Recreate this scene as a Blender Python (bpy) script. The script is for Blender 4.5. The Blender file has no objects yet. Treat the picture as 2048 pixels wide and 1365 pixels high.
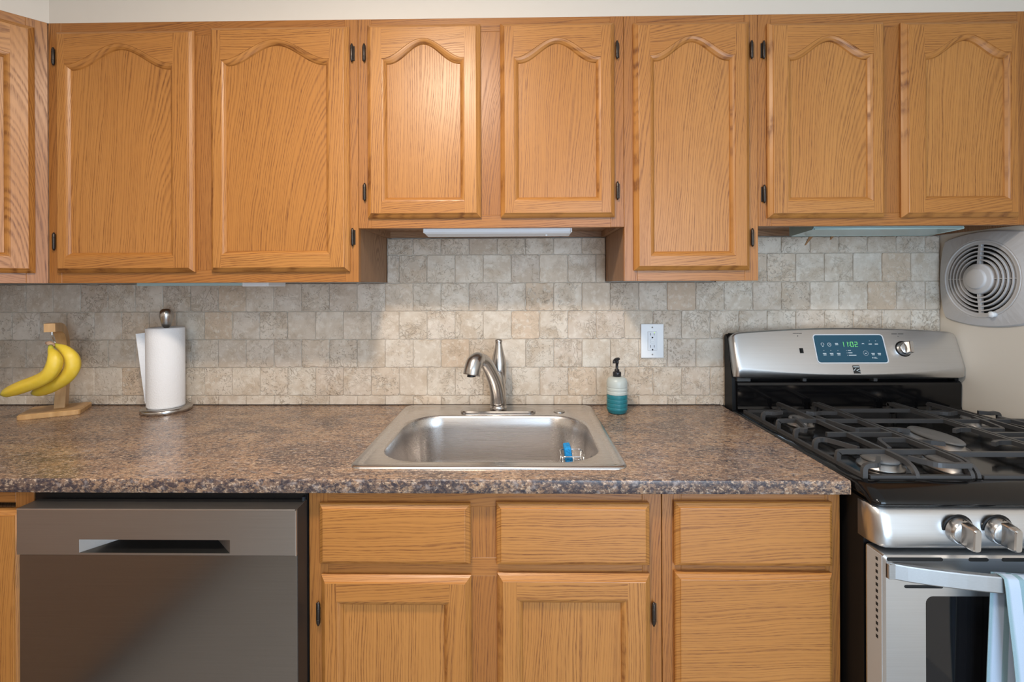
import bpy, bmesh, math, random
from mathutils import Vector, Matrix
from mathutils import noise as mnoise
random.seed(7)
SC = bpy.context.scene
COL = SC.collection
PI = math.pi

# ------------------------------------------------------------------ camera
CAMZ = 1.325
cam_d = bpy.data.cameras.new('camera')
cam_d.sensor_width = 36.0
cam_d.lens = 934.4 / 2048 * 36.0
cam_d.shift_y = -(682.5 - 574.56) / 2048
cam_d.clip_start = 0.05
cam = bpy.data.objects.new('camera', cam_d)
COL.objects.link(cam)
cam.matrix_world = (Matrix.Translation((0, -1.6241, CAMZ)) @ Matrix.Rotation(0.0148, 4, 'Z')
                    @ Matrix.Rotation(PI / 2, 4, 'X') @ Matrix.Rotation(-0.0038, 4, 'Z'))
SC.camera = cam

# ------------------------------------------------------------------ world, lights, exposure
SC.view_settings.view_transform = 'Standard'
SC.view_settings.look = 'None'
SC.view_settings.gamma = 1.0
SC.view_settings.use_curve_mapping = False
SC.view_settings.exposure = 0.20
world = bpy.data.worlds.new('world')
SC.world = world
world.use_nodes = True
world.node_tree.nodes['Background'].inputs[0].default_value = (0.62, 0.80, 1.0, 1)
world.node_tree.nodes['Background'].inputs[1].default_value = 0.30


def area(name, loc, rot, size, size_y, energy, color, shape='RECTANGLE', spread=PI):
    l = bpy.data.lights.new(name, 'AREA')
    l.shape = shape
    l.size = size
    l.size_y = size_y
    l.energy = energy
    l.color = color
    l.spread = spread
    o = bpy.data.objects.new(name, l)
    o.location = loc
    o.rotation_euler = rot
    COL.objects.link(o)
    return o


# the flush ceiling lamp above the photographer
area('ceiling_lamp_light', (-0.32, -1.28, 2.335), (0, 0, 0), 0.20, 0.20, 24.0, (1.0, 0.85, 0.70), 'DISK')
# added warm fill from overhead at the back, no known fixture there
area('warm_fill_light', (-0.9, -2.6, 2.38), (0, 0, 0), 0.5, 0.5, 12.0, (1.0, 0.92, 0.82), 'DISK')
# daylight through the glass door behind, to the right
area('glass_door_daylight', (0.80, -3.12, 1.08), (PI / 2, 0, 0), 1.2, 2.0, 47.0, (0.62, 0.80, 1.0))

# ------------------------------------------------------------------ node helpers


class N:
    def __init__(s, name):
        s.m = bpy.data.materials.new(name)
        s.m.use_nodes = True
        s.t = s.m.node_tree
        s.n = s.t.nodes
        s.b = s.n['Principled BSDF']

    def new(s, typ, **kw):
        n = s.n.new(typ)
        for k, v in kw.items():
            setattr(n, k, v)
        return n

    def link(s, a, b):
        s.t.links.new(a, b)

    def put(s, sock, v):
        if hasattr(v, 'is_output'):
            s.link(v, sock)
        else:
            sock.default_value = v

    def math(s, op, a, b=0.0, c=0.0, clamp=False):
        n = s.new('ShaderNodeMath', operation=op)
        n.use_clamp = clamp
        s.put(n.inputs[0], a)
        s.put(n.inputs[1], b)
        s.put(n.inputs[2], c)
        return n.outputs[0]

    def xyz(s, x, y, z):
        n = s.new('ShaderNodeCombineXYZ')
        s.put(n.inputs[0], x)
        s.put(n.inputs[1], y)
        s.put(n.inputs[2], z)
        return n.outputs[0]

    def sep(s, v):
        n = s.new('ShaderNodeSeparateXYZ')
        s.link(v, n.inputs[0])
        return n.outputs

    def noise(s, v, scale, detail=2.0, rough=0.5, dist=0.0):
        n = s.new('ShaderNodeTexNoise')
        s.link(v, n.inputs['Vector'])
        n.inputs['Scale'].default_value = scale
        n.inputs['Detail'].default_value = detail
        n.inputs['Roughness'].default_value = rough
        n.inputs['Distortion'].default_value = dist
        return n.outputs['Fac']

    def ramp(s, f, stops, interp='LINEAR'):
        n = s.new('ShaderNodeValToRGB')
        n.color_ramp.interpolation = interp
        e = n.color_ramp.elements
        while len(e) > 1:
            e.remove(e[0])
        e[0].position = stops[0][0]
        e[0].color = c4(stops[0][1])
        for p, c in stops[1:]:
            q = e.new(p)
            q.color = c4(c)
        s.link(f, n.inputs[0])
        return n.outputs['Color']

    def mix(s, f, a, b, mode='MIX'):
        n = s.new('ShaderNodeMix', data_type='RGBA', blend_type=mode)
        s.put(n.inputs[0], f)
        s.put(n.inputs[6], c4(a) if isinstance(a, tuple) else a)
        s.put(n.inputs[7], c4(b) if isinstance(b, tuple) else b)
        return n.outputs[2]

    def attr(s, name):
        n = s.new('ShaderNodeAttribute', attribute_name=name)
        return n.outputs['Fac']

    def bump(s, h, strength, dist):
        n = s.new('ShaderNodeBump')
        n.inputs['Strength'].default_value = strength
        n.inputs['Distance'].default_value = dist
        s.link(h, n.inputs['Height'])
        s.link(n.outputs['Normal'], s.b.inputs['Normal'])


def c4(c):
    if isinstance(c, (int, float)):
        return (c, c, c, 1)
    return tuple(c) if len(c) == 4 else (*c, 1)


def plain(name, col, rough=0.5, metal=0.0, spec=0.5, coat=0.0, emit=None, estr=0.0, sub=0.0):
    k = N(name)
    b = k.b
    b.inputs['Base Color'].default_value = c4(col)
    b.inputs['Roughness'].default_value = rough
    b.inputs['Metallic'].default_value = metal
    b.inputs['Specular IOR Level'].default_value = spec
    b.inputs['Coat Weight'].default_value = coat
    b.inputs['Coat Roughness'].default_value = 0.06
    if emit:
        b.inputs['Emission Color'].default_value = c4(emit)
        b.inputs['Emission Strength'].default_value = estr
    if sub:
        b.inputs['Subsurface Weight'].default_value = sub
        b.inputs['Subsurface Radius'].default_value = (0.01, 0.01, 0.01)
    return k.m


def oak(name, light, mid, dark, rough=0.36, contrast=1.0):
    k = N(name)
    uv = k.new('ShaderNodeUVMap', uv_map='grain').outputs[0]
    u, v, _ = k.sep(uv)
    R = k.attr('board')
    r1 = k.math('FRACT', k.math('MULTIPLY', R, 7.31))
    r2 = k.math('FRACT', k.math('MULTIPLY', R, 13.77))
    r3 = k.math('FRACT', k.math('MULTIPLY', R, 29.13))
    w = k.math('MULTIPLY', R, 53.0)
    na = k.noise(k.xyz(k.math('MULTIPLY', u, 8.0), k.math('MULTIPLY', v, 2.6), w), 1.0, 2.0)
    nb = k.noise(k.xyz(k.math('MULTIPLY', u, 2.5), k.math('MULTIPLY', v, 1.1), k.math('ADD', w, 9.0)), 1.0, 1.0)
    nc = k.noise(k.xyz(k.math('MULTIPLY', u, 110.0), k.math('MULTIPLY', v, 7.0), w), 1.0, 2.0)
    # distance from the heart of the tree: rings cut by the board
    U = k.math('ADD', k.math('ADD', u, k.math('ADD', 0.045, k.math('MULTIPLY', r1, 0.07))),
               k.math('MULTIPLY', k.math('SUBTRACT', na, 0.5), 0.040))
    W = k.math('ADD', k.math('ADD', k.math('MULTIPLY', r3, 0.10), 0.055),
               k.math('ADD', k.math('MULTIPLY', v, k.math('ADD', 0.07, k.math('MULTIPLY', r2, 0.18))),
                      k.math('MULTIPLY', k.math('SUBTRACT', nb, 0.5), 0.13)))
    r = k.math('SQRT', k.math('ADD', k.math('MULTIPLY', U, U), k.math('MULTIPLY', W, W)))
    nr = k.noise(k.xyz(k.math('MULTIPLY', r, 38.0), w, k.math('MULTIPLY', v, 0.6)), 1.0, 2.0)
    ph = k.math('FRACT', k.math('ADD', k.math('ADD', k.math('MULTIPLY', r, 170.0), k.math('MULTIPLY', nr, 4.5)), k.math('MULTIPLY', nc, 0.50)))
    nd = k.noise(k.xyz(k.math('MULTIPLY', r, 60.0), k.math('MULTIPLY', v, 2.0), k.math('ADD', w, 5.0)), 1.0, 2.0)
    dens = k.ramp(nd, [(0.34, 0.35), (0.62, 1.0)])
    band = k.ramp(ph, [(0.0, 0.0), (0.36, 0.06), (0.66, 1.0), (0.82, 0.85), (1.0, 0.0)])
    pores = k.noise(k.xyz(k.math('MULTIPLY', u, 760.0), k.math('MULTIPLY', v, 34.0), w), 1.0, 3.0, 0.6)
    pm = k.ramp(pores, [(0.40, 0.0), (0.60, 1.0)])
    pbw = k.math('MULTIPLY', k.math('MULTIPLY', band, dens), k.math('ADD', k.math('MULTIPLY', pm, 0.75), 0.25))
    fine = k.noise(k.xyz(k.math('MULTIPLY', u, 260.0), k.math('MULTIPLY', v, 7.0), w), 1.0, 2.0)
    fac = k.math('ADD', k.math('MULTIPLY', pbw, 0.93 * contrast), k.math('MULTIPLY', k.math('SUBTRACT', fine, 0.44), 0.45), clamp=True)
    tone = k.noise(k.xyz(k.math('MULTIPLY', u, 9.0), k.math('MULTIPLY', v, 1.6), k.math('ADD', w, 3.0)), 1.0, 2.0)
    base = k.mix(k.math('MULTIPLY', tone, 0.9, clamp=True), light, mid)
    base = k.mix(k.math('MULTIPLY', r2, 0.60), base, mid)
    col = k.mix(fac, base, dark)
    k.link(col, k.b.inputs['Base Color'])
    k.put(k.b.inputs['Roughness'], k.math('ADD', rough, k.math('MULTIPLY', fac, 0.12)))
    k.b.inputs['Specular IOR Level'].default_value = 0.5
    k.bump(k.math('SUBTRACT', 1.0, fac), 0.10, 0.0008)
    return k.m


def travertine(name):
    k = N(name)
    pos = k.new('ShaderNodeNewGeometry').outputs['Position']
    R = k.attr('board')
    p = k.new('ShaderNodeVectorMath', operation='ADD')
    k.link(pos, p.inputs[0])
    k.link(k.xyz(0.0, k.math('MULTIPLY', R, 31.0), 0.0), p.inputs[1])
    v = p.outputs[0]
    hue = k.ramp(R, [(0.0, (0.62, 0.55, 0.46)), (0.25, (0.70, 0.63, 0.54)), (0.45, (0.58, 0.50, 0.42)), (0.60, (0.70, 0.62, 0.52)),
                     (0.76, (0.60, 0.47, 0.35)), (0.86, (0.66, 0.61, 0.53)), (1.0, (0.52, 0.43, 0.34))])
    rr = k.math('FRACT', k.math('MULTIPLY', R, 17.31))
    cloud = k.noise(v, 14.0, 4.0, 0.6, 0.6)
    c = k.mix(k.ramp(cloud, [(0.40, 0.0), (0.68, 0.75)]), hue, (0.47, 0.37, 0.27))
    vein = k.noise(v, 26.0, 3.0, 0.55, 1.8)
    vm = k.ramp(vein, [(0.455, 0.0), (0.492, 0.95), (0.508, 0.95), (0.545, 0.0)])
    sel = k.ramp(k.noise(v, 13.0, 1.0), [(0.46, 0.0), (0.56, 1.0)])
    vm = k.math('MULTIPLY', vm, k.math('MULTIPLY', sel, k.math('ADD', 0.25, k.math('MULTIPLY', rr, 0.9)), clamp=True))
    pit = k.noise(v, 120.0, 2.0, 0.55, 0.5)
    pm = k.ramp(pit, [(0.55, 0.0), (0.64, 1.0)])
    psel = k.ramp(k.noise(v, 18.0, 2.0), [(0.40, 0.0), (0.56, 1.0)])
    pm = k.math('MULTIPLY', pm, k.math('MULTIPLY', psel, k.math('ADD', 0.2, rr), clamp=True))
    c = k.mix(k.math('MULTIPLY', vm, 0.50), c, (0.38, 0.31, 0.235))
    c = k.mix(k.math('MULTIPLY', pm, 0.58), c, (0.33, 0.26, 0.19))
    pale = k.noise(v, 60.0, 3.0, 0.6)
    c = k.mix(k.ramp(pale, [(0.52, 0.0), (0.66, 0.5)]), c, (0.76, 0.70, 0.61))
    k.link(c, k.b.inputs['Base Color'])
    k.b.inputs['Roughness'].default_value = 0.62
    k.b.inputs['Specular IOR Level'].default_value = 0.3
    h = k.math('SUBTRACT', k.math('MULTIPLY', cloud, 0.5), k.math('ADD', k.math('MULTIPLY', vm, 0.7), k.math('MULTIPLY', pm, 0.9)))
    k.bump(h, 0.75, 0.0024)
    return k.m


def laminate(name, edge=False):
    k = N(name)
    pos = k.new('ShaderNodeNewGeometry').outputs['Position']
    mp = k.new('ShaderNodeMapping')
    mp.inputs['Scale'].default_value = (0.75, 1.35, 1.0)
    mp.inputs['Rotation'].default_value = (0, 0, 0.12)
    k.link(pos, mp.inputs['Vector'])
    v = mp.outputs[0]
    big = k.noise(v, 6.5, 7.0, 0.68, 0.7)
    c = k.ramp(big, [(0.30, (0.085, 0.060, 0.055)), (0.44, (0.19, 0.125, 0.095)), (0.54, (0.33, 0.205, 0.130)), (0.64, (0.42, 0.285, 0.185)), (0.78, (0.46, 0.36, 0.28))])
    dk = k.noise(v, 95.0, 5.0, 0.68, 0.2)
    c = k.mix(k.ramp(dk, [(0.52, 0.0), (0.60, 0.9)]), c, (0.038, 0.034, 0.045))
    tan = k.noise(v, 180.0, 4.0, 0.65, 0.2)
    c = k.mix(k.ramp(tan, [(0.52, 0.0), (0.62, 0.85)]), c, (0.58, 0.43, 0.31))
    sp = k.noise(v, 260.0, 2.0, 0.6)
    c = k.mix(k.ramp(sp, [(0.55, 0.0), (0.64, 0.75)]), c, (0.060, 0.044, 0.042))
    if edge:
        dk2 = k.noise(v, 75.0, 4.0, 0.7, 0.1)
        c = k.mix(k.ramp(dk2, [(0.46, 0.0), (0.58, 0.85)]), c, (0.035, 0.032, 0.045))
    gp = k.noise(v, 60.0, 4.0, 0.62)
    c = k.mix(k.ramp(gp, [(0.56, 0.0), (0.70, 0.60)]), c, (0.40, 0.35, 0.335))
    k.link(c, k.b.inputs['Base Color'])
    k.put(k.b.inputs['Roughness'], k.math('ADD', 0.20, k.math('MULTIPLY', sp, 0.14)))
    k.b.inputs['Specular IOR Level'].default_value = 0.55
    k.bump(sp, 0.12, 0.0006)
    return k.m


def steel(name, col, rough, axis='x', amt=0.10, scale=900.0):
    k = N(name)
    tc = k.new('ShaderNodeTexCoord').outputs['Object']
    x, y, z = k.sep(tc)
    lo = 6.0
    if axis == 'x':
        vec = k.xyz(k.math('MULTIPLY', x, lo), k.math('MULTIPLY', y, scale), k.math('MULTIPLY', z, scale))
    elif axis == 'z':
        vec = k.xyz(k.math('MULTIPLY', x, scale), k.math('MULTIPLY', y, scale), k.math('MULTIPLY', z, lo))
    else:
        vec = k.xyz(k.math('MULTIPLY', x, scale), k.math('MULTIPLY', y, lo), k.math('MULTIPLY', z, scale))
    n = k.noise(vec, 1.0, 2.0)
    k.link(k.mix(n, tuple(c * 0.90 for c in col), tuple(min(1, c * 1.08) for c in col)), k.b.inputs['Base Color'])
    k.put(k.b.inputs['Roughness'], k.math('ADD', rough - amt / 2, k.math('MULTIPLY', n, amt)))
    k.b.inputs['Metallic'].default_value = 1.0
    k.bump(n, 0.04, 0.0004)
    return k.m


def wall_paint(name, col, bump=0.08):
    k = N(name)
    pos = k.new('ShaderNodeNewGeometry').outputs['Position']
    n = k.noise(pos, 3.0, 3.0)
    k.link(k.mix(n, tuple(c * 0.96 for c in col), tuple(min(1, c * 1.03) for c in col)), k.b.inputs['Base Color'])
    k.b.inputs['Roughness'].default_value = 0.6
    k.bump(k.noise(pos, 260.0, 2.0), bump, 0.0006)
    return k.m


def floor_mat(name):
    k = N(name)
    pos = k.new('ShaderNodeNewGeometry').outputs['Position']
    br = k.new('ShaderNodeTexBrick')
    br.offset = 0.0
    k.link(pos, br.inputs['Vector'])
    br.inputs['Color1'].default_value = (0.36, 0.35, 0.335, 1)
    br.inputs['Color2'].default_value = (0.36, 0.35, 0.335, 1)
    br.inputs['Mortar'].default_value = (0.20, 0.195, 0.185, 1)
    br.inputs['Scale'].default_value = 1.0
    br.inputs['Mortar Size'].default_value = 0.004
    br.inputs['Brick Width'].default_value = 0.33
    br.inputs['Row Height'].default_value = 0.33
    n = k.noise(pos, 9.0, 3.0)
    k.link(k.mix(k.math('MULTIPLY', n, 0.3), br.outputs['Color'], (0.28, 0.265, 0.25)), k.b.inputs['Base Color'])
    k.b.inputs['Roughness'].default_value = 0.35
    return k.m


def paper(name):
    k = N(name)
    tc = k.new('ShaderNodeTexCoord').outputs['Object']
    vo = k.new('ShaderNodeTexVoronoi')
    vo.inputs['Scale'].default_value = 190.0
    k.link(tc, vo.inputs['Vector'])
    k.b.inputs['Base Color'].default_value = (0.80, 0.80, 0.81, 1)
    k.b.inputs['Roughness'].default_value = 0.9
    k.b.inputs['Specular IOR Level'].default_value = 0.1
    k.bump(vo.outputs['Distance'], 0.35, 0.0015)
    return k.m


def banana_skin(name):
    k = N(name)
    uv = k.new('ShaderNodeUVMap', uv_map='grain').outputs[0]
    u, v, _ = k.sep(uv)
    c = k.ramp(v, [(0.0, (0.10, 0.07, 0.03)), (0.03, (0.30, 0.34, 0.06)), (0.09, (0.62, 0.56, 0.06)), (0.20, (0.80, 0.58, 0.05)),
                   (0.80, (0.80, 0.55, 0.045)), (0.93, (0.62, 0.52, 0.05)), (0.975, (0.36, 0.38, 0.07)), (1.0, (0.05, 0.04, 0.02))])
    pos = k.new('ShaderNodeNewGeometry').outputs['Position']
    n = k.noise(pos, 60.0, 3.0)
    c = k.mix(k.ramp(n, [(0.45, 0.0), (0.75, 0.35)]), c, (0.86, 0.66, 0.14))
    k.link(c, k.b.inputs['Base Color'])
    k.b.inputs['Roughness'].default_value = 0.42
    k.b.inputs['Subsurface Weight'].default_value = 0.08
    k.b.inputs['Subsurface Radius'].default_value = (0.01, 0.006, 0.002)
    return k.m


def sponge_mat(name):
    k = N(name)
    pos = k.new('ShaderNodeNewGeometry').outputs['Position']
    n = k.noise(pos, 300.0, 2.0)
    k.link(k.ramp(n, [(0.34, (0.004, 0.08, 0.22)), (0.44, (0.012, 0.30, 0.72))]), k.b.inputs['Base Color'])
    k.b.inputs['Roughness'].default_value = 0.9
    k.bump(n, 0.6, 0.002)
    return k.m


def towel_mat(name):
    k = N(name)
    uv = k.new('ShaderNodeUVMap', uv_map='grain').outputs[0]
    u, v, _ = k.sep(uv)
    base = (0.40, 0.50, 0.635)
    s = k.math('FRACT', k.math('MULTIPLY', u, 13.0))
    st = k.ramp(s, [(0.0, 0.0), (0.30, 0.0), (0.31, 1.0), (0.42, 1.0), (0.43, 0.0), (0.74, 0.0), (0.75, 1.0), (0.80, 1.0), (0.81, 0.0)])
    c = k.mix(st, base, (0.16, 0.29, 0.34))
    hem = k.ramp(u, [(0.0, 1.0), (0.005, 1.0), (0.006, 0.0)])
    c = k.mix(hem, c, (0.20, 0.33, 0.38))
    wv = k.noise(k.xyz(k.math('MULTIPLY', u, 900.0), k.math('MULTIPLY', v, 900.0), 0.0), 1.0, 1.0)
    c = k.mix(k.math('MULTIPLY', wv, 0.25), c, (0.66, 0.73, 0.82))
    k.link(c, k.b.inputs['Base Color'])
    k.b.inputs['Roughness'].default_value = 0.95
    k.b.inputs['Specular IOR Level'].default_value = 0.1
    k.bump(wv, 0.3, 0.001)
    return k.m


def beech(name):
    k = N(name)
    tc = k.new('ShaderNodeTexCoord').outputs['Object']
    x, y, z = k.sep(tc)
    n = k.noise(k.xyz(k.math('MULTIPLY', x, 60.0), k.math('MULTIPLY', y, 60.0), k.math('MULTIPLY', z, 9.0)), 1.0, 3.0)
    k.link(k.ramp(n, [(0.3, (0.50, 0.29, 0.12)), (0.7, (0.66, 0.42, 0.20))]), k.b.inputs['Base Color'])
    k.b.inputs['Roughness'].default_value = 0.4
    return k.m


OAK = oak('oak_honey', (0.515, 0.240, 0.066), (0.390, 0.155, 0.031), (0.165, 0.052, 0.010))
OAKF = oak('oak_frame', (0.425, 0.184, 0.048), (0.322, 0.119, 0.024), (0.135, 0.040, 0.008))
OAKIN = oak('oak_veneer_side', (0.36, 0.20, 0.10), (0.27, 0.14, 0.07), (0.12, 0.055, 0.025), rough=0.5)
TRAV = travertine('tumbled_travertine')
GROUT = wall_paint('grout', (0.50, 0.45, 0.38), 0.3)
LAM = laminate('speckled_laminate')
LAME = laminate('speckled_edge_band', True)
SINKM = steel('sink_steel', (0.66, 0.635, 0.62), 0.28, 'x', 0.08, 700)
NICKEL = steel('brushed_nickel', (0.52, 0.50, 0.48), 0.26, 'z', 0.06, 500)
DWM = steel('dishwasher_steel', (0.30, 0.293, 0.288), 0.22, 'x', 0.05, 800)
RANGEM = steel('range_steel', (0.66, 0.665, 0.67), 0.33, 'x', 0.08, 900)
KNOBM = steel('knob_steel', (0.60, 0.60, 0.60), 0.22, 'z', 0.05, 500)
BLACKG = plain('black_enamel', (0.004, 0.004, 0.0045), 0.10, 0, 0.42)
BLACKM = plain('black_matte', (0.005, 0.005, 0.0055), 0.45, 0, 0.25)
IRON = plain('cast_iron', (0.050, 0.050, 0.052), 0.36)
CAPM = plain('burner_cap_enamel', (0.12, 0.12, 0.12), 0.40)
ALU = plain('burner_aluminium', (0.42, 0.41, 0.40), 0.35, 1.0)
HINGEM = plain('antique_hinge', (0.055, 0.045, 0.038), 0.35, 0.7)
WHITEP = plain('white_plastic', (0.74, 0.76, 0.78), 0.35)
FANP = plain('fan_plastic', (0.56, 0.56, 0.57), 0.45)
WPAINT = wall_paint('cream_paint', (0.625, 0.560, 0.480))
CEILM = wall_paint('ceiling_paint', (0.80, 0.79, 0.76))
FLOORM = floor_mat('floor_tile')
PAPER = paper('paper_towel')
BANANA = banana_skin('banana_skin')
STEMM = plain('banana_stem', (0.50, 0.33, 0.22), 0.7)
BEECH = beech('beech_wood')
SPONGE = sponge_mat('blue_sponge')
TOWEL = towel_mat('striped_cloth')
CHROME = plain('chrome_wire', (0.75, 0.75, 0.75), 0.12, 1.0)
GLASSB = plain('oven_glass', (0.006, 0.006, 0.007), 0.05, 0, 0.5)
DISP = plain('display_film', (0.012, 0.075, 0.125), 0.16, 0, 0.5)
LEGEND = plain('panel_legend', (0.62, 0.70, 0.74), 0.5)
DIGIT = plain('green_digits', (0.02, 0.1, 0.02), 0.5, emit=(0.22, 0.9, 0.20), estr=1.0)
INK = plain('black_print', (0.012, 0.012, 0.012), 0.5)
LENS = plain('lamp_diffuser', (0.72, 0.77, 0.84), 0.35)
LENST = plain('lamp_glass_panel', (0.36, 0.50, 0.51), 0.15)
DARKHOLE = plain('dark_recess', (0.004, 0.004, 0.004), 0.8)
SOAPB = plain('frosted_bottle', (0.50, 0.545, 0.52), 0.35, sub=0.15)
SOAPL = plain('teal_soap', (0.015, 0.175, 0.215), 0.35)
PUMPM = plain('black_pump', (0.015, 0.015, 0.018), 0.3)
CAULK = plain('dark_caulk', (0.035, 0.025, 0.02), 0.7)
SCUFF = plain('scuffed_steel', (0.30, 0.29, 0.28), 0.4, 1.0)
SHIM = plain('wood_shim', (0.30, 0.15, 0.06), 0.7)

# ------------------------------------------------------------------ mesh builder


class MB:
    def __init__(s):
        s.v, s.f, s.mi, s.uv, s.bd, s.sm = [], [], [], [], [], []

    def face(s, pts, mi=0, g='v', board=0.0, off=(0, 0), smooth=False, uvs=None):
        i0 = len(s.v)
        s.v += [tuple(p) for p in pts]
        s.f.append(list(range(i0, i0 + len(pts))))
        s.meta(pts, mi, g, board, off, smooth, uvs)

    def meta(s, pts, mi, g, board, off, smooth, uvs=None):
        s.mi.append(mi)
        s.bd.append(board)
        s.sm.append(smooth)
        if uvs is None:
            if g == 'v':
                uvs = [(p[0] + p[1] - off[0], p[2] - off[1]) for p in pts]
            elif g == 'd':
                uvs = [(p[0] + p[2] - off[0], p[1] - off[1]) for p in pts]
            else:
                uvs = [(p[2] + p[1] - off[1], p[0] - off[0]) for p in pts]
        s.uv.append(uvs)

    def shared(s, verts, faces, mi=0, g='v', board=0.0, off=(0, 0), smooth=True, uvs=None):
        i0 = len(s.v)
        s.v += [tuple(p) for p in verts]
        for k, f in enumerate(faces):
            s.f.append([i0 + i for i in f])
            s.meta([verts[i] for i in f], mi, g, board, off, smooth, [uvs[i] for i in f] if uvs else None)

    def box(s, x0, x1, y0, y1, z0, z1, mi=0, g='v', bev=0.0, board=None, seg=2, mat=None, smooth=False):
        bm = bmesh.new()
        bmesh.ops.create_cube(bm, size=1.0)
        for v in bm.verts:
            v.co = Vector(((x0 + x1) / 2 + v.co.x * (x1 - x0), (y0 + y1) / 2 + v.co.y * (y1 - y0), (z0 + z1) / 2 + v.co.z * (z1 - z0)))
        if bev > 0:
            bmesh.ops.bevel(bm, geom=bm.edges[:] , offset=bev, segments=seg, profile=0.5, affect='EDGES')
        s.bm(bm, mi, g, random.random() if board is None else board, ((x0 + x1) / 2, (z0 + z1) / 2), mat, smooth)

    def bm(s, bm, mi=0, g='v', board=0.0, off=(0, 0), mat=None, smooth=False):
        bm.verts.ensure_lookup_table()
        bm.verts.index_update()
        co = [v.co.copy() for v in bm.verts]
        fs = [[v.index for v in f.verts] for f in bm.faces]
        i0 = len(s.v)
        for k, f in enumerate(fs):
            s.f.append([i0 + i for i in f])
            s.meta([co[i] for i in f], mi, g, board, off, smooth)
        s.v += [tuple(mat @ c if mat else c) for c in co]
        bm.free()

    def loft(s, loops, mi=0, closed=True, cap0=False, cap1=False, smooth=True, board=0.0, uvs=None, g='v', off=(0, 0)):
        n = len(loops[0])
        verts = [p for lp in loops for p in lp]
        fc = []
        for i in range(len(loops) - 1):
            for j in range(n if closed else n - 1):
                a = i * n + j
                b = i * n + (j + 1) % n
                fc.append([a, b, b + n, a + n])
        if cap0:
            fc.append(list(range(n))[::-1])
        if cap1:
            fc.append([(len(loops) - 1) * n + j for j in range(n)])
        uvl = None
        if uvs:
            uvl = [uvs(i, j) for i in range(len(loops)) for j in range(n)]
        s.shared(verts, fc, mi, g, board, off, smooth, uvl)

    def lathe(s, c, prof, seg=32, mi=0, axis='z', smooth=True):
        loops = []
        for r, h in prof:
            lp = []
            for k in range(seg):
                a = 2 * PI * k / seg
                if axis == 'z':
                    lp.append((c[0] + r * math.cos(a), c[1] + r * math.sin(a), c[2] + h))
                elif axis == 'y':      # towards -y
                    lp.append((c[0] + r * math.cos(a), c[1] - h, c[2] + r * math.sin(a)))
                else:                  # towards -x
                    lp.append((c[0] - h, c[1] + r * math.cos(a), c[2] + r * math.sin(a)))
            loops.append(lp)
        s.loft(loops, mi, True, prof[0][0] > 1e-6, prof[-1][0] > 1e-6, smooth)

    def tube(s, pts, rad, seg=12, mi=0, sx=1.0, sy=1.0, caps=True, up=(0, 0, 1), smooth=True, square=False, uvlen=False):
        pts = [Vector(p) for p in pts]
        if not hasattr(rad, '__len__'):
            rad = [rad] * len(pts)
        loops = []
        up = Vector(up)
        prev = None
        for i, p in enumerate(pts):
            t = (pts[min(i + 1, len(pts) - 1)] - pts[max(i - 1, 0)]).normalized()
            if prev is None:
                x = t.cross(up)
                if x.length < 1e-3:
                    x = t.cross(Vector((1, 0, 0)))
            else:
                x = prev - t * prev.dot(t)
            x.normalize()
            prev = x
            y = t.cross(x)
            lp = []
            for k in range(seg):
                a = 2 * PI * k / seg + (PI / 4 if square else 0)
                q = 1.414 if square else 1.0
                lp.append(tuple(p + x * (math.cos(a) * rad[i] * sx * q) + y * (math.sin(a) * rad[i] * sy * q)))
            loops.append(lp)
        n = len(pts)
        s.loft(loops, mi, True, caps, caps, smooth, uvs=(lambda i, j: (j / seg, i / (n - 1))) if uvlen else None)

    def build(s, name, mats, parent=None, local=False, auto=True, world=None):
        me = bpy.data.meshes.new(name)
        off = Vector((0, 0, 0))
        if parent is not None and not local:
            off = root_loc(parent)
        me.from_pydata([tuple(Vector(v) - off) for v in s.v], [], s.f)
        if not isinstance(mats, (list, tuple)):
            mats = [mats]
        for m in mats:
            me.materials.append(m)
        me.polygons.foreach_set('material_index', s.mi)
        me.polygons.foreach_set('use_smooth', s.sm)
        uvl = me.uv_layers.new(name='grain')
        flat = [c for fu in s.uv for q in fu for c in q]
        uvl.data.foreach_set('uv', flat)
        at = me.attributes.new('board', 'FLOAT', 'FACE')
        at.data.foreach_set('value', s.bd)
        me.validate()
        bm = bmesh.new()
        bm.from_mesh(me)
        bmesh.ops.recalc_face_normals(bm, faces=bm.faces[:])
        bm.to_mesh(me)
        bm.free()
        o = bpy.data.objects.new(name, me)
        COL.objects.link(o)
        if parent is not None:
            o.parent = parent
        return o


def root_loc(o):
    while o.parent is not None:
        o = o.parent
    return o.location.copy()


def thing(name, label, cat, loc, rotz=0.0, group=None):
    o = bpy.data.objects.new(name, None)
    COL.objects.link(o)
    o.empty_display_size = 0.05
    o.location = loc
    o.rotation_euler = (0, 0, rotz)
    tag(o, label, cat, group)
    return o


def tag(o, label, cat, group=None):
    o['label'] = label
    o['category'] = cat
    if group:
        o['group'] = group
    return o


def struct(name, mb, mat):
    o = mb.build(name, mat)
    o['kind'] = 'structure'
    return o


def rrect(x0, x1, y0, y1, r, n=8):
    """rounded rectangle, counter-clockwise, 4*(n+1) points"""
    out = []
    for cx, cy, a0 in ((x1 - r, y1 - r, 0), (x0 + r, y1 - r, PI / 2), (x0 + r, y0 + r, PI), (x1 - r, y0 + r, 1.5 * PI)):
        for k in range(n + 1):
            a = a0 + PI / 2 * k / n
            out.append((cx + r * math.cos(a), cy + r * math.sin(a)))
    return out


def bez(p0, p1, p2, p3, n):
    p0, p1, p2, p3 = map(Vector, (p0, p1, p2, p3))
    return [p0 * (1 - t) ** 3 + p1 * 3 * t * (1 - t) ** 2 + p2 * 3 * t * t * (1 - t) + p3 * t ** 3 for t in [i / n for i in range(n + 1)]]


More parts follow.
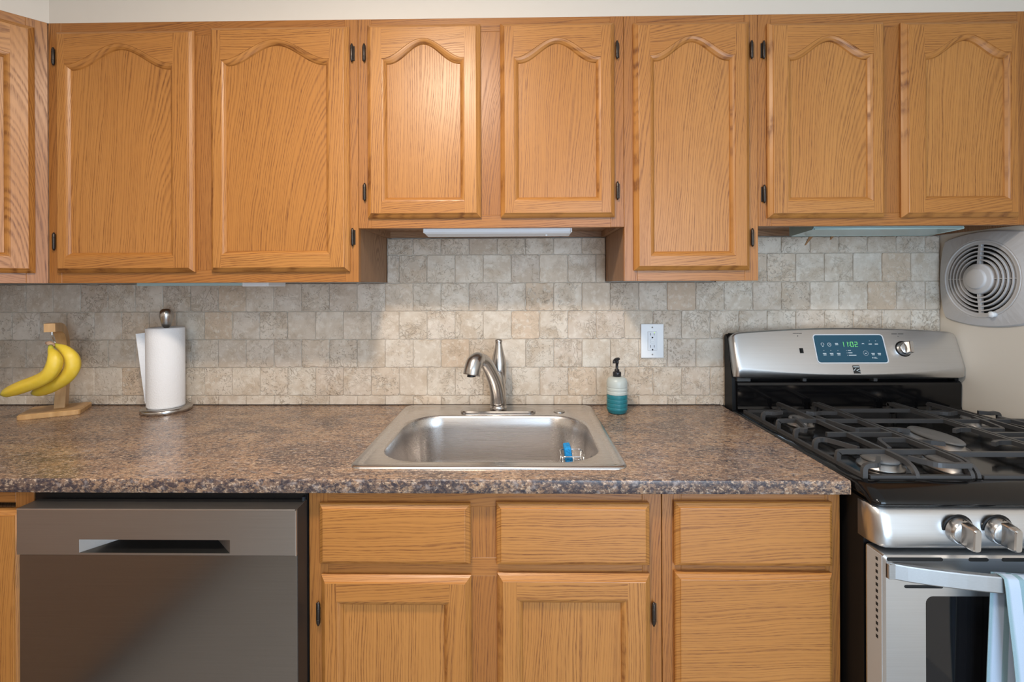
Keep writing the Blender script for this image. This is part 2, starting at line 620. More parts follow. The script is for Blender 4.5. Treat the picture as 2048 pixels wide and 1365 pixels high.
def smoothpath(pts, n=6):
    """Catmull-Rom through the points"""
    P = [Vector(p) for p in pts]
    P = [P[0] * 2 - P[1]] + P + [P[-1] * 2 - P[-2]]
    out = []
    for i in range(1, len(P) - 2):
        for k in range(n):
            t = k / n
            a, b, c, d = P[i - 1], P[i], P[i + 1], P[i + 2]
            out.append(0.5 * ((2 * b) + (c - a) * t + (2 * a - 5 * b + 4 * c - d) * t * t + (3 * b - a - 3 * c + d) * t ** 3))
    out.append(P[-2])
    return out


# ------------------------------------------------------------------ dimensions
YF = -0.2862          # upper face frames
YD = YF - 0.019       # upper door faces
YB = -0.598           # base face frames
YBD = YB - 0.019
WALLY = 0.012         # painted wall behind the tile
XR = 1.447            # right wall
XL = -1.98            # left wall
ZT = 2.0976           # top of uppers
ZB = 1.341            # bottom of tall uppers
ZM = 1.4955           # bottom of short uppers
ZC = 0.914            # worktop
CEIL = 2.44
YREAR = -3.2
DIAG = Vector((-0.7071, -0.7071, 0))
XU0, XU1, XU2, XU3, XU4 = -1.3655, -0.4606, 0.3009, 0.6805, 1.4440

# ------------------------------------------------------------------ setting
m = MB(); m.box(XL - 0.1, XR + 0.1, WALLY, WALLY + 0.1, 0, CEIL); struct('wall_back', m, WPAINT)
m = MB(); m.box(XL - 0.1, XL, YREAR, WALLY, 0, CEIL); struct('wall_left', m, WPAINT)
m = MB(); m.box(XR, XR + 0.1, YREAR, WALLY, 0, CEIL); struct('wall_right', m, wall_paint('beige_paint', (0.74, 0.69, 0.61)))
m = MB()
m.box(XL - 0.1, -0.05, YREAR - 0.1, YREAR, 0, CEIL)
m.box(-0.05, XR + 0.1, YREAR - 0.1, YREAR, 2.12, CEIL)
struct('wall_rear', m, WPAINT)
m = MB(); m.box(XL - 0.1, XR + 0.1, YREAR - 0.1, WALLY + 0.1, -0.1, 0); struct('floor', m, FLOORM)
m = MB(); m.box(XL - 0.1, XR + 0.1, YREAR - 0.1, WALLY + 0.1, CEIL, CEIL + 0.1); struct('ceiling', m, CEILM)
# soffit above the wall cabinets, following the corner cabinet's slanted face
m = MB()
q = Vector((XU0, YF + 0.003, 0)) + DIAG * 0.431
foot = [(XR, WALLY), (XR, YF + 0.003), (XU0, YF + 0.003), (q.x, q.y), (XL, q.y), (XL, WALLY)]
m.loft([[(x, y, ZT + 0.0005) for x, y in foot], [(x, y, CEIL) for x, y in foot]], cap0=True, cap1=True, smooth=False)
struct('wall_soffit', m, WPAINT)

# ------------------------------------------------------------------ tile backsplash
m = MB()
rows = [(ZC, 0.948, 0), (0.948, 1.046, 1), (1.046, 1.144, 0), (1.144, 1.242, 1), (1.242, 1.340, 0), (1.340, 1.438, 1), (1.438, ZM, 0)]
TP, TX = 0.098, 0.0224


def tile(x0, x1, z0, z1, seed):
    rnd = random.Random(seed)
    board = rnd.random()
    gap = 0.0006
    x0 += gap; x1 -= gap; z0 += gap; z1 -= gap
    w, h = x1 - x0, z1 - z0
    if w < 0.006 or h < 0.006:
        return
    face = -rnd.uniform(0.0, 0.0012)
    n = 9
    rough = rnd.choice((0.3, 0.5, 1.0, 1.5, 2.0))
    out = []
    base = rrect(x0, x1, z0, z1, min(0.005, w / 3, h / 3), 3)
    # subdivide the outline
    pts = []
    for i, p in enumerate(base):
        a = Vector(p)
        b = Vector(base[(i + 1) % len(base)])
        k = max(1, int((b - a).length / 0.007))
        for j in range(k):
            pts.append(a.lerp(b, j / k))
    c = Vector(((x0 + x1) / 2, (z0 + z1) / 2))
    o1, o2, o3 = [], [], []
    rough = rough if rnd.random() > 0.25 else 0.1
    for p in pts:
        nz = mnoise.noise(Vector((p.x * 60, p.y * 60, seed * 1.37))) + 0.5 * mnoise.noise(Vector((p.x * 170, p.y * 170, seed * 0.7)))
        ins = max(0.0, nz * 0.0042 * rough)
        d = (c - p)
        d = d / max(d.length, 1e-6)
        e = p + d * ins
        o1.append((p.x, 0.0045, p.y))
        e1 = p + d * ins * 0.7
        o2.append((e1.x, face + 0.0017, e1.y))
        e2 = p + d * (ins + 0.0016)
        o3.append((e2.x, face, e2.y))
    L = len(pts)
    m.loft([o1, o2, o3], 0, True, board=board, smooth=False)
    m.face(o3, 0, board=board)


sd = 1
for z0, z1, ph in rows:
    if z0 >= 1.339:
        spans = [(XU1 + 0.001, XU2 - 0.001), (XU3 + 0.001, XR - 0.002)]
    else:
        spans = [(XL + 0.001, XR - 0.002)]
    for a, b in spans:
        k0 = int((a - TX) / TP) - 2
        for k in range(k0, k0 + 60):
            x0 = TX + (k + 0.5 * ph) * TP
            x1 = x0 + TP
            x0, x1 = max(x0, a), min(x1, b)
            if x1 - x0 > 0.008:
                tile(x0, x1, z0, z1 if z1 != 1.340 else 1.340, sd)
            sd += 1
m.box(XL + 0.001, XR - 0.002, 0.0026, WALLY - 0.0006, ZC, 1.3395, mi=1)
m.box(XU1 + 0.001, XU2 - 0.001, 0.0026, WALLY - 0.0006, 1.3395, ZM - 0.0005, mi=1)
m.box(XU3 + 0.001, XR - 0.002, 0.0026, WALLY - 0.0006, 1.3395, ZM - 0.0005, mi=1)
bs = m.build('tile_backsplash', [TRAV, GROUT])
tag(bs, 'tumbled beige travertine tile backsplash in running bond between worktop and wall cabinets', 'backsplash')

# ------------------------------------------------------------------ cabinet pieces


def rb():
    return random.random()


def board(mb, x0, x1, z0, z1, y0, y1, g):
    mb.box(x0, x1, y0, y1, z0, z1, g=g, bev=0.0006, seg=1, board=rb())


def cath_loop(x0, x1, z0, zs, za, y, inset=0.0, n=40):
    """opening outline: bottom-left, bottom-right, up, arch right to left. arch rises from zs at the sides to za"""
    pts = [(x0 + inset, y, z0 + inset), (x1 - inset, y, z0 + inset)]
    cx = (x0 + x1) / 2
    hw = (x1 - x0) / 2
    for k in range(n + 1):
        t = 1 - 2 * k / n
        a = abs(t)
        a2 = max(0.0, (0.96 - a) / 0.96)
        hgt = (0.5 - 0.5 * math.cos(PI * a2)) ** 0.9 if za > zs else 0.0
        # slope for a true inset along the normal
        e = 0.01
        b2 = max(0.0, (0.96 - min(1, a + e)) / 0.96)
        h2 = (0.5 - 0.5 * math.cos(PI * b2)) ** 0.9 if za > zs else 0.0
        sl = (h2 - hgt) * (za - zs) / (e * hw) * (1 if t >= 0 else -1)
        ln = math.sqrt(1 + sl * sl)
        x = cx + t * (hw - inset)
        pts.append((x, y, zs + hgt * (za - zs) - inset * (ln if a < 0.9 else 1)))
    return pts


def panel_door(parent, x0, x1, z0, z1, ox0, ox1, oz0, ozs, oza, yf, local=False, name='door', label=None, t=0.019):
    """frame-and-panel door; the opening is given at the front face"""
    mb = MB()
    n = 40
    ch = 0.013
    # outer chamfered edge: four mitred sides
    def ring(ins, y):
        return [(x0 + ins, y, z0 + ins), (x1 - ins, y, z0 + ins), (x1 - ins, y, z1 - ins), (x0 + ins, y, z1 - ins)]
    rs = [ring(0.001, yf + t), ring(0.0, yf + 0.0125), ring(0.0018, yf + 0.0105), ring(0.0035, yf + 0.0085), ring(ch * 0.80, yf + 0.0028), ring(ch * 0.88, yf + 0.0006), ring(ch, yf)]
    bl, br, bt, bb = rb(), rb(), rb(), rb()
    bids = [bb, br, bt, bl]
    gs = ['h', 'v', 'h', 'v']
    offs = [((x0 + x1) / 2, z0), (x1, (z0 + z1) / 2), ((x0 + x1) / 2, z1), (x0, (z0 + z1) / 2)]
    for i in range(len(rs) - 1):
        for j in range(4):
            k = (j + 1) % 4
            g = gs[j]
            bd = bids[j]
            mb.face([rs[i][j], rs[i][k], rs[i + 1][k], rs[i + 1][j]], 0, g, bd, offs[j], smooth=False)
    mb.face(rs[0][::-1], 0, 'v', bl, (0, 0))
    X0, X1, Z0, Z1 = x0 + ch, x1 - ch, z0 + ch, z1 - ch
    # stiles run full height, rails between them
    mb.face([(X0, yf, Z0), (ox0, yf, Z0), (ox0, yf, Z1), (X0, yf, Z1)], 0, 'v', bl, offs[3])
    mb.face([(ox1, yf, Z0), (X1, yf, Z0), (X1, yf, Z1), (ox1, yf, Z1)], 0, 'v', br, offs[1])
    mb.face([(ox0, yf, Z0), (ox1, yf, Z0), (ox1, yf, oz0), (ox0, yf, oz0)], 0, 'h', bb, offs[0])
    lp = cath_loop(ox0, ox1, oz0, ozs, oza, yf, 0, n)
    arch = lp[2:]
    for k in range(n):
        a, b = arch[k], arch[k + 1]
        mb.face([a, (a[0], yf, Z1), (b[0], yf, Z1), b], 0, 'h', bt, offs[2])
    # bead moulding down to the panel
    prof = [(0.0, 0.0), (0.0006, 0.0014), (0.0030, 0.0020), (0.0070, 0.0040), (0.0115, 0.0085), (0.0135, 0.0128)]
    loops = [cath_loop(ox0, ox1, oz0, ozs, oza, yf + d, i, n) for i, d in prof]
    for i in range(len(loops) - 1):
        A, B = loops[i], loops[i + 1]
        L = len(A)
        for j in range(L):
            k = (j + 1) % L
            if j == 0:
                g, bd, of = 'h', bb, offs[0]
            elif j == 1:
                g, bd, of = 'v', br, offs[1]
            elif j == L - 1:
                g, bd, of = 'v', bl, offs[3]
            else:
                g, bd, of = 'h', bt, offs[2]
            uvs_ = None
            if g == 'h' and bd == bt:
                uvs_ = [(prof[q][0] * 0.6 + 0.013, p[0] - of[0]) for q, p in ((i, A[j]), (i, A[k]), (i + 1, B[k]), (i + 1, B[j]))]
            mb.face([A[j], A[k], B[k], B[j]], 0, g, bd, of, smooth=False, uvs=uvs_)
    d = mb.build(name, OAK, parent, local)
    if label:
        d['label'] = label
    pm = MB()
    lp = cath_loop(ox0, ox1, oz0, ozs, oza, yf + 0.0122, 0.011, n)
    back = [(p[0], yf + 0.0160, p[2]) for p in lp]
    bdp = rb()
    of = ((ox0 + ox1) / 2, (z0 + z1) / 2)
    pm.face(lp, 0, 'v', bdp, of)
    pm.loft([lp, back], board=bdp, off=of, smooth=False)
    pm.face(back[::-1], 0, 'v', bdp, of)
    pm.build('door_panel', OAK, d, local)
    return d


def slab(parent, x0, x1, z0, z1, yf, name, g='h', t=0.019):
    mb = MB()
    bd = rb()
    ch = 0.011
    def ring(ins, y):
        return [(x0 + ins, y, z0 + ins), (x1 - ins, y, z0 + ins), (x1 - ins, y, z1 - ins), (x0 + ins, y, z1 - ins)]
    rs = [ring(0.001, yf + t), ring(0.0, yf + 0.010), ring(0.002, yf + 0.007), ring(ch - 0.002, yf + 0.0022), ring(ch - 0.001, yf + 0.0004), ring(ch + 0.001, yf)]
    of = ((x0 + x1) / 2 - 0.05, (z0 + z1) / 2)
    mb.loft(rs, board=bd, smooth=False, g=g, off=of)
    mb.face(rs[-1], 0, g, bd, of)
    mb.face(rs[0][::-1], 0, g, bd, of)
    return mb.build(name, OAK, parent)


def hinge(parent, x, z, y, side, local=False, h=0.052):
    """side: +1 the barrel stands right of the door edge"""
    mb = MB()
    mb.tube([(x, y - 0.006, z - h / 2), (x, y - 0.006, z - h / 2 + 0.006), (x, y - 0.006, z + h / 2 - 0.006), (x, y - 0.006, z + h / 2)], [0.0018, 0.0042, 0.0042, 0.0018], 10)
    mb.tube([(x, y - 0.006, z - 0.012), (x, y - 0.006, z - 0.011)], 0.0047, 10)
    mb.tube([(x, y - 0.006, z + 0.011), (x, y - 0.006, z + 0.012)], 0.0047, 10)
    mb.box(x - (0.0 if side > 0 else 0.007), x + (0.007 if side > 0 else 0.0), y - 0.0025, y - 0.0002, z - h / 2 + 0.005, z + h / 2 - 0.005, bev=0.0008, seg=1)
    return mb.build('hinge', HINGEM, parent, local)


def carcass(parent, x0, x1, z0, z1, yf, yb, lip, name='body'):
    """case behind a face frame, its floor set up above the lower lip"""
    mb = MB()
    t = 0.014
    yb2 = yf + 0.019
    mb.box(x0 + 0.001, x0 + t, yb2, yb, z0 + 0.002, z1 - 0.001, g='v', board=rb())
    mb.box(x1 - t, x1 - 0.001, yb2, yb, z0 + 0.002, z1 - 0.001, g='v', board=rb())
    mb.box(x0 + t, x1 - t, yb2, yb - 0.001, z0 + lip, z0 + lip + 0.01, g='h', board=rb())
    mb.box(x0 + t, x1 - t, yb2, yb - 0.001, z1 - 0.014, z1 - 0.001, g='h', board=rb())
    mb.box(x0 + t, x1 - t, yb - 0.006, yb - 0.001, z0 + lip, z1 - 0.014, g='v', board=rb())
    mb.box(x0 + t, x1 - t, yb - 0.016, yb - 0.001, z0 + 0.003, z0 + lip, g='h', board=rb())
    return mb.build(name, OAKIN, parent)


def face_frame(parent, x0, x1, z0, z1, yf, sl, sr, rt, rbm, mull=None, mids=(), yb=None, local=False):
    mb = MB()
    y1 = yf + 0.019
    board(mb, x0 + 0.0004, x0 + sl, z0, z1, yf, y1, 'v')
    board(mb, x1 - sr, x1 - 0.0004, z0, z1, yf, y1, 'v')
    board(mb, x0 + sl, x1 - sr, z1 - rt, z1, yf + 0.0002, y1, 'h')
    board(mb, x0 + sl, x1 - sr, z0, z0 + rbm, yf + 0.0002, y1, 'h')
    zz = [z0 + rbm] + [z for pair in mids for z in pair] + [z1 - rt]
    for a, b in mids:
        board(mb, x0 + sl, x1 - sr, a, b, yf + 0.0002, y1, 'h')
    if mull:
        for k in range(0, len(zz), 2):
            board(mb, mull[0], mull[1], zz[k], zz[k + 1], yf + 0.0003, y1, 'v')
    return mb.build('face_frame', OAKF, parent, local)


def wall_cabinet(name, label, x0, x1, z0, doors, mull, lip, hinges, sl=0.038, sr=0.038):
    r = thing(name, label, 'cabinet', ((x0 + x1) / 2, YF / 2, z0))
    carcass(r, x0, x1, z0, ZT, YF, WALLY - 0.0005, lip)
    face_frame(r, x0, x1, z0, ZT, YF, sl, sr, 0.04, 0.036, mull)
    ds = []
    for d in doors:
        ds.append(panel_door(r, *d, YD))
    for (i, x, z, s) in hinges:
        hinge(ds[i], x, z, YF, s)
    return r


# tall double cabinet left of the sink
wall_cabinet('wall_cabinet', 'tall two-door oak wall cabinet above the paper towel holder', XU0, XU1, ZB,
             [(-1.3341, -0.9316, 1.3712, 2.068, -1.3011, -0.9862, 1.4151, 1.9685, 2.0265),
              (-0.8838, -0.4842, 1.3712, 2.074, -0.8486, -0.5369, 1.4186, 1.9765, 2.0335)],
             (-0.955, -0.862), 0.008,
             [(0, -1.345, 1.998, -1), (0, -1.345, 1.462, -1), (1, -0.4765, 1.999, 1), (1, -0.4765, 1.470, 1)])
# short double cabinet over the sink
wall_cabinet('wall_cabinet', 'short two-door oak wall cabinet centred over the sink, white light strip beneath', XU1, XU2, ZM,
             [(-0.4316, -0.1072, 1.5235, 2.0765, -0.3879, -0.1523, 1.5690, 1.9760, 2.0320),
              (-0.0510, 0.2731, 1.5225, 2.0755, -0.0122, 0.2340, 1.5672, 1.9745, 2.0295)],
             (-0.125, -0.032), 0.022,
             [(0, -0.441, 1.999, -1), (0, -0.441, 1.599, -1), (1, 0.2815, 1.999, 1), (1, 0.2815, 1.598, 1)])
# narrow tall cabinet
wall_cabinet('wall_cabinet', 'narrow single-door oak wall cabinet, the tall one over the outlet', XU2, XU3, ZB,
             [(0.3270, 0.6524, 1.3705, 2.0735, 0.3715, 0.6094, 1.4110, 1.9765, 2.0300)],
             None, 0.008, [(0, 0.6615, 1.995, 1), (0, 0.6615, 1.463, 1)])
# short double cabinet over the range
wall_cabinet('wall_cabinet', 'short two-door oak wall cabinet over the gas range, against the right wall', XU3, XU4, ZM,
             [(0.7040, 1.0296, 1.5171, 2.0680, 0.7547, 0.9925, 1.5620, 1.9745, 2.0265),
              (1.0771, 1.4016, 1.5165, 2.0660, 1.1332, 1.3717, 1.5625, 1.9735, 2.0250)],
             (1.008, 1.101), 0.022,
             [(0, 0.6955, 1.994, -1), (0, 0.6955, 1.586, -1)], sr=0.038)

# corner cabinet with a face slanting forward to the left
ca = thing('corner_wall_cabinet', 'oak corner wall cabinet with slanted face, cut off by the left edge of the photo', 'cabinet', (XU0, YF, ZB), PI / 4)
# local frame: x runs along the slanted face (negative is away to the left), y into the cabinet
Lf = 0.431
m = MB()
loc = lambda x, y: (Matrix.Rotation(-PI / 4, 3, 'Z') @ Vector((x - XU0, y - YF, 0)))
pl = [loc(XU0 - 0.0015, YF + 0.016), loc(XU0 - 0.0015, WALLY), loc(XL + 0.001, WALLY), loc(XL + 0.001, YF - Lf * 0.7071 - 0.0), loc(XU0 - Lf * 0.7071, YF - Lf * 0.7071 + 0.024)]
hgt = ZT - ZB
m.loft([[(p.x, p.y, 0.003) for p in pl], [(p.x, p.y, hgt - 0.001) for p in pl]], cap0=True, cap1=True, smooth=False, board=0.4)
m.build('body', OAKIN, ca, local=True)
face_frame(ca, -Lf, -0.001, 0, hgt, 0.0, 0.045, 0.045, 0.04, 0.036, None, local=True)
panel_door(ca, -Lf + 0.028, -0.0275, 0.029, hgt - 0.026, -Lf + 0.075, -0.075, 0.072, hgt - 0.118, hgt - 0.06, -0.019, local=True)

# ------------------------------------------------------------------ base cabinets
BT = 0.882   # top of base cabinets


def base_box(r, x0, x1):
    mb = MB()
    mb.box(x0 + 0.001, x1 - 0.001, YB + 0.019, WALLY - 0.0005, 0.10, 0.12, g='h', board=rb())
    mb.box(x0 + 0.001, x0 + 0.016, YB + 0.019, WALLY - 0.0005, 0.10, BT, g='v', board=rb())
    mb.box(x1 - 0.016, x1 - 0.001, YB + 0.019, WALLY - 0.0005, 0.10, BT, g='v', board=rb())
    mb.box(x0 + 0.016, x1 - 0.016, WALLY - 0.008, WALLY - 0.0005, 0.12, BT, g='v', board=rb())
    mb.box(x0 + 0.002, x1 - 0.002, YB + 0.075, YB + 0.09, 0.0, 0.10, g='h', board=rb())
    mb.build('body', OAKIN, r)


r = thing('base_cabinet', 'oak sink base cabinet with two false drawer fronts over two doors', 'cabinet', (-0.078, -0.3, 0))
base_box(r, -0.466, 0.3095)
face_frame(r, -0.466, 0.3095, 0.10, BT, YB, 0.042, 0.042, 0.040, 0.03, (-0.125, -0.035), [(0.690, 0.730)])
slab(r, -0.4385, -0.1075, 0.7205, 0.8535, YBD, 'drawer_front')
slab(r, -0.0510, 0.2810, 0.7205, 0.8560, YBD, 'drawer_front')
d = panel_door(r, -0.4360, -0.1065, 0.125, 0.6955, -0.3990, -0.1530, 0.175, 0.6440, 0.6440, YBD)
hinge(d, -0.4435, 0.608, YB, -1)
hinge(d, -0.4435, 0.22, YB, -1)
d = panel_door(r, -0.0495, 0.2820, 0.125, 0.7010, -0.0070, 0.2315, 0.175, 0.6510, 0.6510, YBD)
hinge(d, 0.2905, 0.612, YB, 1)
hinge(d, 0.2905, 0.22, YB, 1)

r = thing('base_cabinet', 'narrow oak drawer base cabinet beside the gas range', 'cabinet', (0.503, -0.3, 0))
base_box(r, 0.3105, 0.6960)
face_frame(r, 0.3105, 0.6960, 0.10, BT, YB, 0.042, 0.032, 0.040, 0.03, None, [(0.690, 0.730), (0.400, 0.440)])
slab(r, 0.3345, 0.6730, 0.7205, 0.8590, YBD, 'drawer')
slab(r, 0.3350, 0.6720, 0.430, 0.7060, YBD, 'drawer')
slab(r, 0.3350, 0.6720, 0.125, 0.415, YBD, 'drawer')

r = thing('corner_base_cabinet', 'oak corner base cabinet left of the dishwasher, at the left edge of the photo', 'cabinet', (-1.5, -0.3, 0))
m = MB()
m.box(XL + 0.001, -1.084, YB + 0.019, WALLY - 0.0005, 0.10, 0.83, g='v', board=rb())
m.box(XL + 0.001, -1.36, -2.3, YB + 0.018, 0.10, 0.88, g='v', board=rb())
m.box(XL + 0.001, -1.086, YB + 0.075, YB + 0.09, 0.0, 0.10, g='h', board=rb())
m.build('body', OAKIN, r)
m = MB()
board(m, -1.125, -1.083, 0.10, BT, YB, YB + 0.019, 'v')
board(m, XL + 0.001, -1.125, BT - 0.034, BT, YB + 0.0002, YB + 0.019, 'h')
m.build('face_frame', OAKF, r)
panel_door(r, -1.50, -1.098, 0.125, 0.8385, -1.45, -1.148, 0.175, 0.787, 0.787, YBD)

# ------------------------------------------------------------------ worktop
SX0, SX1, SY0, SY1 = -0.3894, 0.2456, -0.5735, -0.0145
wt = thing('worktop', 'brown and grey speckled laminate worktop running along the tiled wall', 'worktop', (-0.6, -0.3, 0.884))
m = MB()
xs = [XL + 0.001, SX0 + 0.02, SX1 - 0.02, 0.6985]
hy = [SY0 + 0.02, SY1 - 0.018]
yfr, ybk = -0.6287, 0.0035
z0, z1 = 0.884, ZC
rr = 0.0032
prof = [(ybk, z1)]
# top as three strips with the cut-out
for (a, b, c, d) in ((xs[0], xs[1], yfr + rr, ybk), (xs[2], xs[3] - 0.002, yfr + rr, ybk), (xs[1], xs[2], yfr + rr, hy[0]), (xs[1], xs[2], hy[1], ybk)):
    m.face([(a, c, z1), (b, c, z1), (b, d, z1), (a, d, z1)])
    m.face([(a, c, z0), (a, d, z0), (b, d, z0), (b, c, z0)])
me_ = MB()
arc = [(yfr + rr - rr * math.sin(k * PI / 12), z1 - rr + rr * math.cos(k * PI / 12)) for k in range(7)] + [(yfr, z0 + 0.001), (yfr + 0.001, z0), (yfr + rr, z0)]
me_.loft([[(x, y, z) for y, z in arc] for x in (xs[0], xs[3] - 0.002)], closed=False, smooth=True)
endl = [(ybk, z1)] + arc + [(ybk, z0)]
m.loft([[(xs[3] - 0.002, y, z) for y, z in endl], [(xs[3] - 0.0004, y, z - 0.0006 if z > z0 + 0.01 else z) for y, z in endl], [(xs[3], y, z - 0.002 if z > z0 + 0.01 else z) for y, z in endl]], smooth=False)
m.face([(xs[3], y, z - 0.002 if z > z0 + 0.01 else z) for y, z in endl])
m.face([(xs[0], y, z) for y, z in endl][::-1])
m.loft([[(x, y, z) for x, y in ((xs[1], hy[0]), (xs[2], hy[0]), (xs[2], hy[1]), (xs[1], hy[1]))] for z in (z0, z1)], smooth=False)
m.box(XL + 0.001, -1.345, -2.3, yfr + 0.0005, z0 + 0.0002, z1 - 0.0001, bev=0.002, seg=1)
m.build('laminate_top', LAM, wt)
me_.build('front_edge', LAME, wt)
m = MB(); m.box(XL + 0.002, 0.694, -0.0032, 0.0002, ZC + 0.0001, ZC + 0.0035, bev=0.001, seg=1); m.build('caulk_line', CAULK, wt)

# ------------------------------------------------------------------ sink
sk = thing('sink', 'stainless steel drop-in single bowl sink with faucet deck', 'sink', (-0.072, -0.294, 0.73))
m = MB()
n = 10
def ring(x0, x1, y0, y1, r, z):
    return [(x, y, z) for x, y in rrect(x0, x1, y0, y1, r, n)]
BX0, BX1, BY0, BY1, BR = -0.3445, 0.2005, -0.5290, -0.1385, 0.105
ZS = ZC
L = [ring(SX0, SX1, SY0, SY1, 0.028, ZS + 0.0004), ring(SX0 + 0.001, SX1 - 0.001, SY0 + 0.001, SY1 - 0.001, 0.027, ZS + 0.0035),
     ring(SX0 + 0.005, SX1 - 0.005, SY0 + 0.005, SY1 - 0.005, 0.024, ZS + 0.0055), ring(SX0 + 0.020, SX1 - 0.020, SY0 + 0.016, SY1 - 0.014, 0.016, ZS + 0.0055),
     ring(SX0 + 0.023, SX1 - 0.023, SY0 + 0.019, SY1 - 0.017, 0.014, ZS + 0.0030), ring(SX0 + 0.028, SX1 - 0.028, SY0 + 0.023, SY1 - 0.021, 0.012, ZS + 0.0026)]
L += [ring(BX0 - 0.006, BX1 + 0.006, BY0 - 0.006, BY1 + 0.006, BR + 0.006, ZS + 0.0026), ring(BX0 - 0.002, BX1 + 0.002, BY0 - 0.002, BY1 + 0.002, BR + 0.002, ZS + 0.001),
      ring(BX0 + 0.002, BX1 - 0.002, BY0 + 0.002, BY1 - 0.002, BR, ZS - 0.006)]
for k in range(1, 5):
    t = k / 4
    L.append(ring(BX0 + 0.002 + 0.012 * t, BX1 - 0.002 - 0.012 * t, BY0 + 0.002 + 0.012 * t, BY1 - 0.002 - 0.012 * t, BR - 0.01 * t, ZS - 0.006 - 0.125 * t))
for k in range(1, 7):
    a = k / 6 * PI / 2
    q = 0.045 * (1 - math.cos(a))
    L.append(ring(BX0 + 0.014 + q, BX1 - 0.014 - q, BY0 + 0.014 + q, BY1 - 0.014 - q, max(0.05, BR - 0.01 - q), ZS - 0.131 - 0.045 * math.sin(a)))
L.append(ring(-0.12, -0.03, -0.375, -0.285, 0.0449, ZS - 0.1785))
m.loft(L, smooth=True, cap1=True)
m.build('bowl', SINKM, sk)
m = MB(); m.lathe((-0.075, -0.33, ZS - 0.178), [(0.001, 0.0015), (0.018, 0.0015), (0.03, 0.001), (0.04, 0.003), (0.043, 0.0005)], 28); m.build('drain', CHROME, sk)
m = MB(); m.lathe((0.1297, -0.098, ZS + 0.0026), [(0.0001, 0.006), (0.012, 0.0058), (0.0165, 0.004), (0.0185, 0.0005)], 28); m.build('hole_cover', NICKEL, sk)

# ------------------------------------------------------------------ faucet
fa = thing('faucet', 'brushed nickel single-handle pull-out faucet on the sink deck', 'faucet', (-0.069, -0.105, ZS + 0.0026))
ZD = ZS + 0.0026
m = MB()
b = rrect(-0.191, 0.053, -0.130, -0.081, 0.0242, 8)
bi = rrect(-0.188, 0.050, -0.127, -0.084, 0.0212, 8)
m.loft([[(x, y, ZD) for x, y in b], [(x, y, ZD + 0.006) for x, y in b], [(x, y, ZD + 0.0095) for x, y in bi]], cap0=True, cap1=True, smooth=False)
m.build('deck_plate', NICKEL, fa)
m = MB()
cx, cy = -0.0685, -0.098
m.lathe((cx, cy, ZD + 0.009), [(0.0275, 0), (0.0275, 0.011), (0.0255, 0.0125), (0.0255, 0.0145), (0.0262, 0.016), (0.0245, 0.05), (0.0225, 0.085), (0.0200, 0.106), (0.0165, 0.122), (0.010, 0.13), (0.001, 0.132)], 32)
sp = smoothpath([(cx - 0.001, cy - 0.004, ZD + 0.030), (cx - 0.004, cy - 0.012, ZD + 0.070), (cx - 0.012, cy - 0.026, ZD + 0.110), (cx - 0.027, cy - 0.050, ZD + 0.152), (cx - 0.040, cy - 0.072, ZD + 0.178), (cx - 0.053, cy - 0.095, ZD + 0.189)], 6)
rr_ = [0.0240 - 0.0058 * i / (len(sp) - 1) for i in range(len(sp))]
m.tube(sp, rr_, 24)
m.build('spout', NICKEL, fa)
m = MB()
hd = smoothpath([(cx - 0.050, cy - 0.090, ZD + 0.1875), (cx - 0.058, cy - 0.104, ZD + 0.189), (cx - 0.066, cy - 0.117, ZD + 0.180), (cx - 0.071, cy - 0.126, ZD + 0.165), (cx - 0.0745, cy - 0.131, ZD + 0.145)], 6)
rh = [0.0180 + 0.0075 * min(1, i / 12) for i in range(len(hd))]
m.tube(hd, rh, 24)
m.build('spray_head', NICKEL, fa)
m = MB(); e = hd[-1]; m.lathe((e.x, e.y, e.z - 0.004), [(0.012, 0.006), (0.0135, 0.0), (0.010, -0.001), (0.0005, -0.001)], 20); m.build('aerator', PUMPM, fa)
m = MB()
hp = [(0.0215, -0.030), (0.0222, -0.002), (0.0213, 0.0), (0.0222, 0.002), (0.0226, 0.020), (0.0218, 0.038), (0.0190, 0.055), (0.0150, 0.072), (0.0117, 0.088), (0.0100, 0.100), (0.0098, 0.106), (0.0108, 0.111), (0.0096, 0.115), (0.004, 0.117), (0.0005, 0.1172)]
lo = []
for rd, h in [(r_ * 1.13, h_) for r_, h_ in hp]:
    lo.append([(cx + 0.001 + 0.0003 * h * 100 * 0.1 + rd * math.cos(2 * PI * k / 24), cy + 0.012 - h * 0.05 + rd * math.sin(2 * PI * k / 24), ZD + 0.121 + h) for k in range(24)])
m.loft(lo, cap0=True)
m.build('handle', NICKEL, fa)

# ------------------------------------------------------------------ sponge holder and sponge
sh = thing('sponge_holder', 'chrome wire sponge holder on the right wall of the sink bowl', 'sponge holder', (0.15, -0.40, 0.86))
m = MB()
for z in (0.845, 0.873, 0.900):
    m.tube([(x, y, z) for x, y in rrect(0.105, 0.163, -0.455, -0.400, 0.010, 4) + [rrect(0.105, 0.163, -0.455, -0.400, 0.010, 4)[0]]], 0.0016, 8)
for x in (0.108, 0.134, 0.160):
    m.tube([(x, -0.400, 0.900), (x, -0.400, 0.845), (x, -0.455, 0.845), (x, -0.455, 0.900)], 0.0014, 8)
m.build('wire_basket', CHROME, sh)
m = MB(); m.lathe((0.186, -0.425, 0.873), [(0.018, 0.0), (0.016, 0.004), (0.006, 0.008), (0.005, 0.018), (0.0005, 0.0185)], 20, axis='x'); m.build('suction_cup', plain('smoky_rubber', (0.10, 0.10, 0.10), 0.3), sh)
m = MB()
m.box(-0.009, 0.009, -0.022, 0.022, -0.002, 0.072, bev=0.004, mat=Matrix.Translation((0.130, -0.428, 0.849)) @ Matrix.Rotation(-0.13, 4, 'Y'))
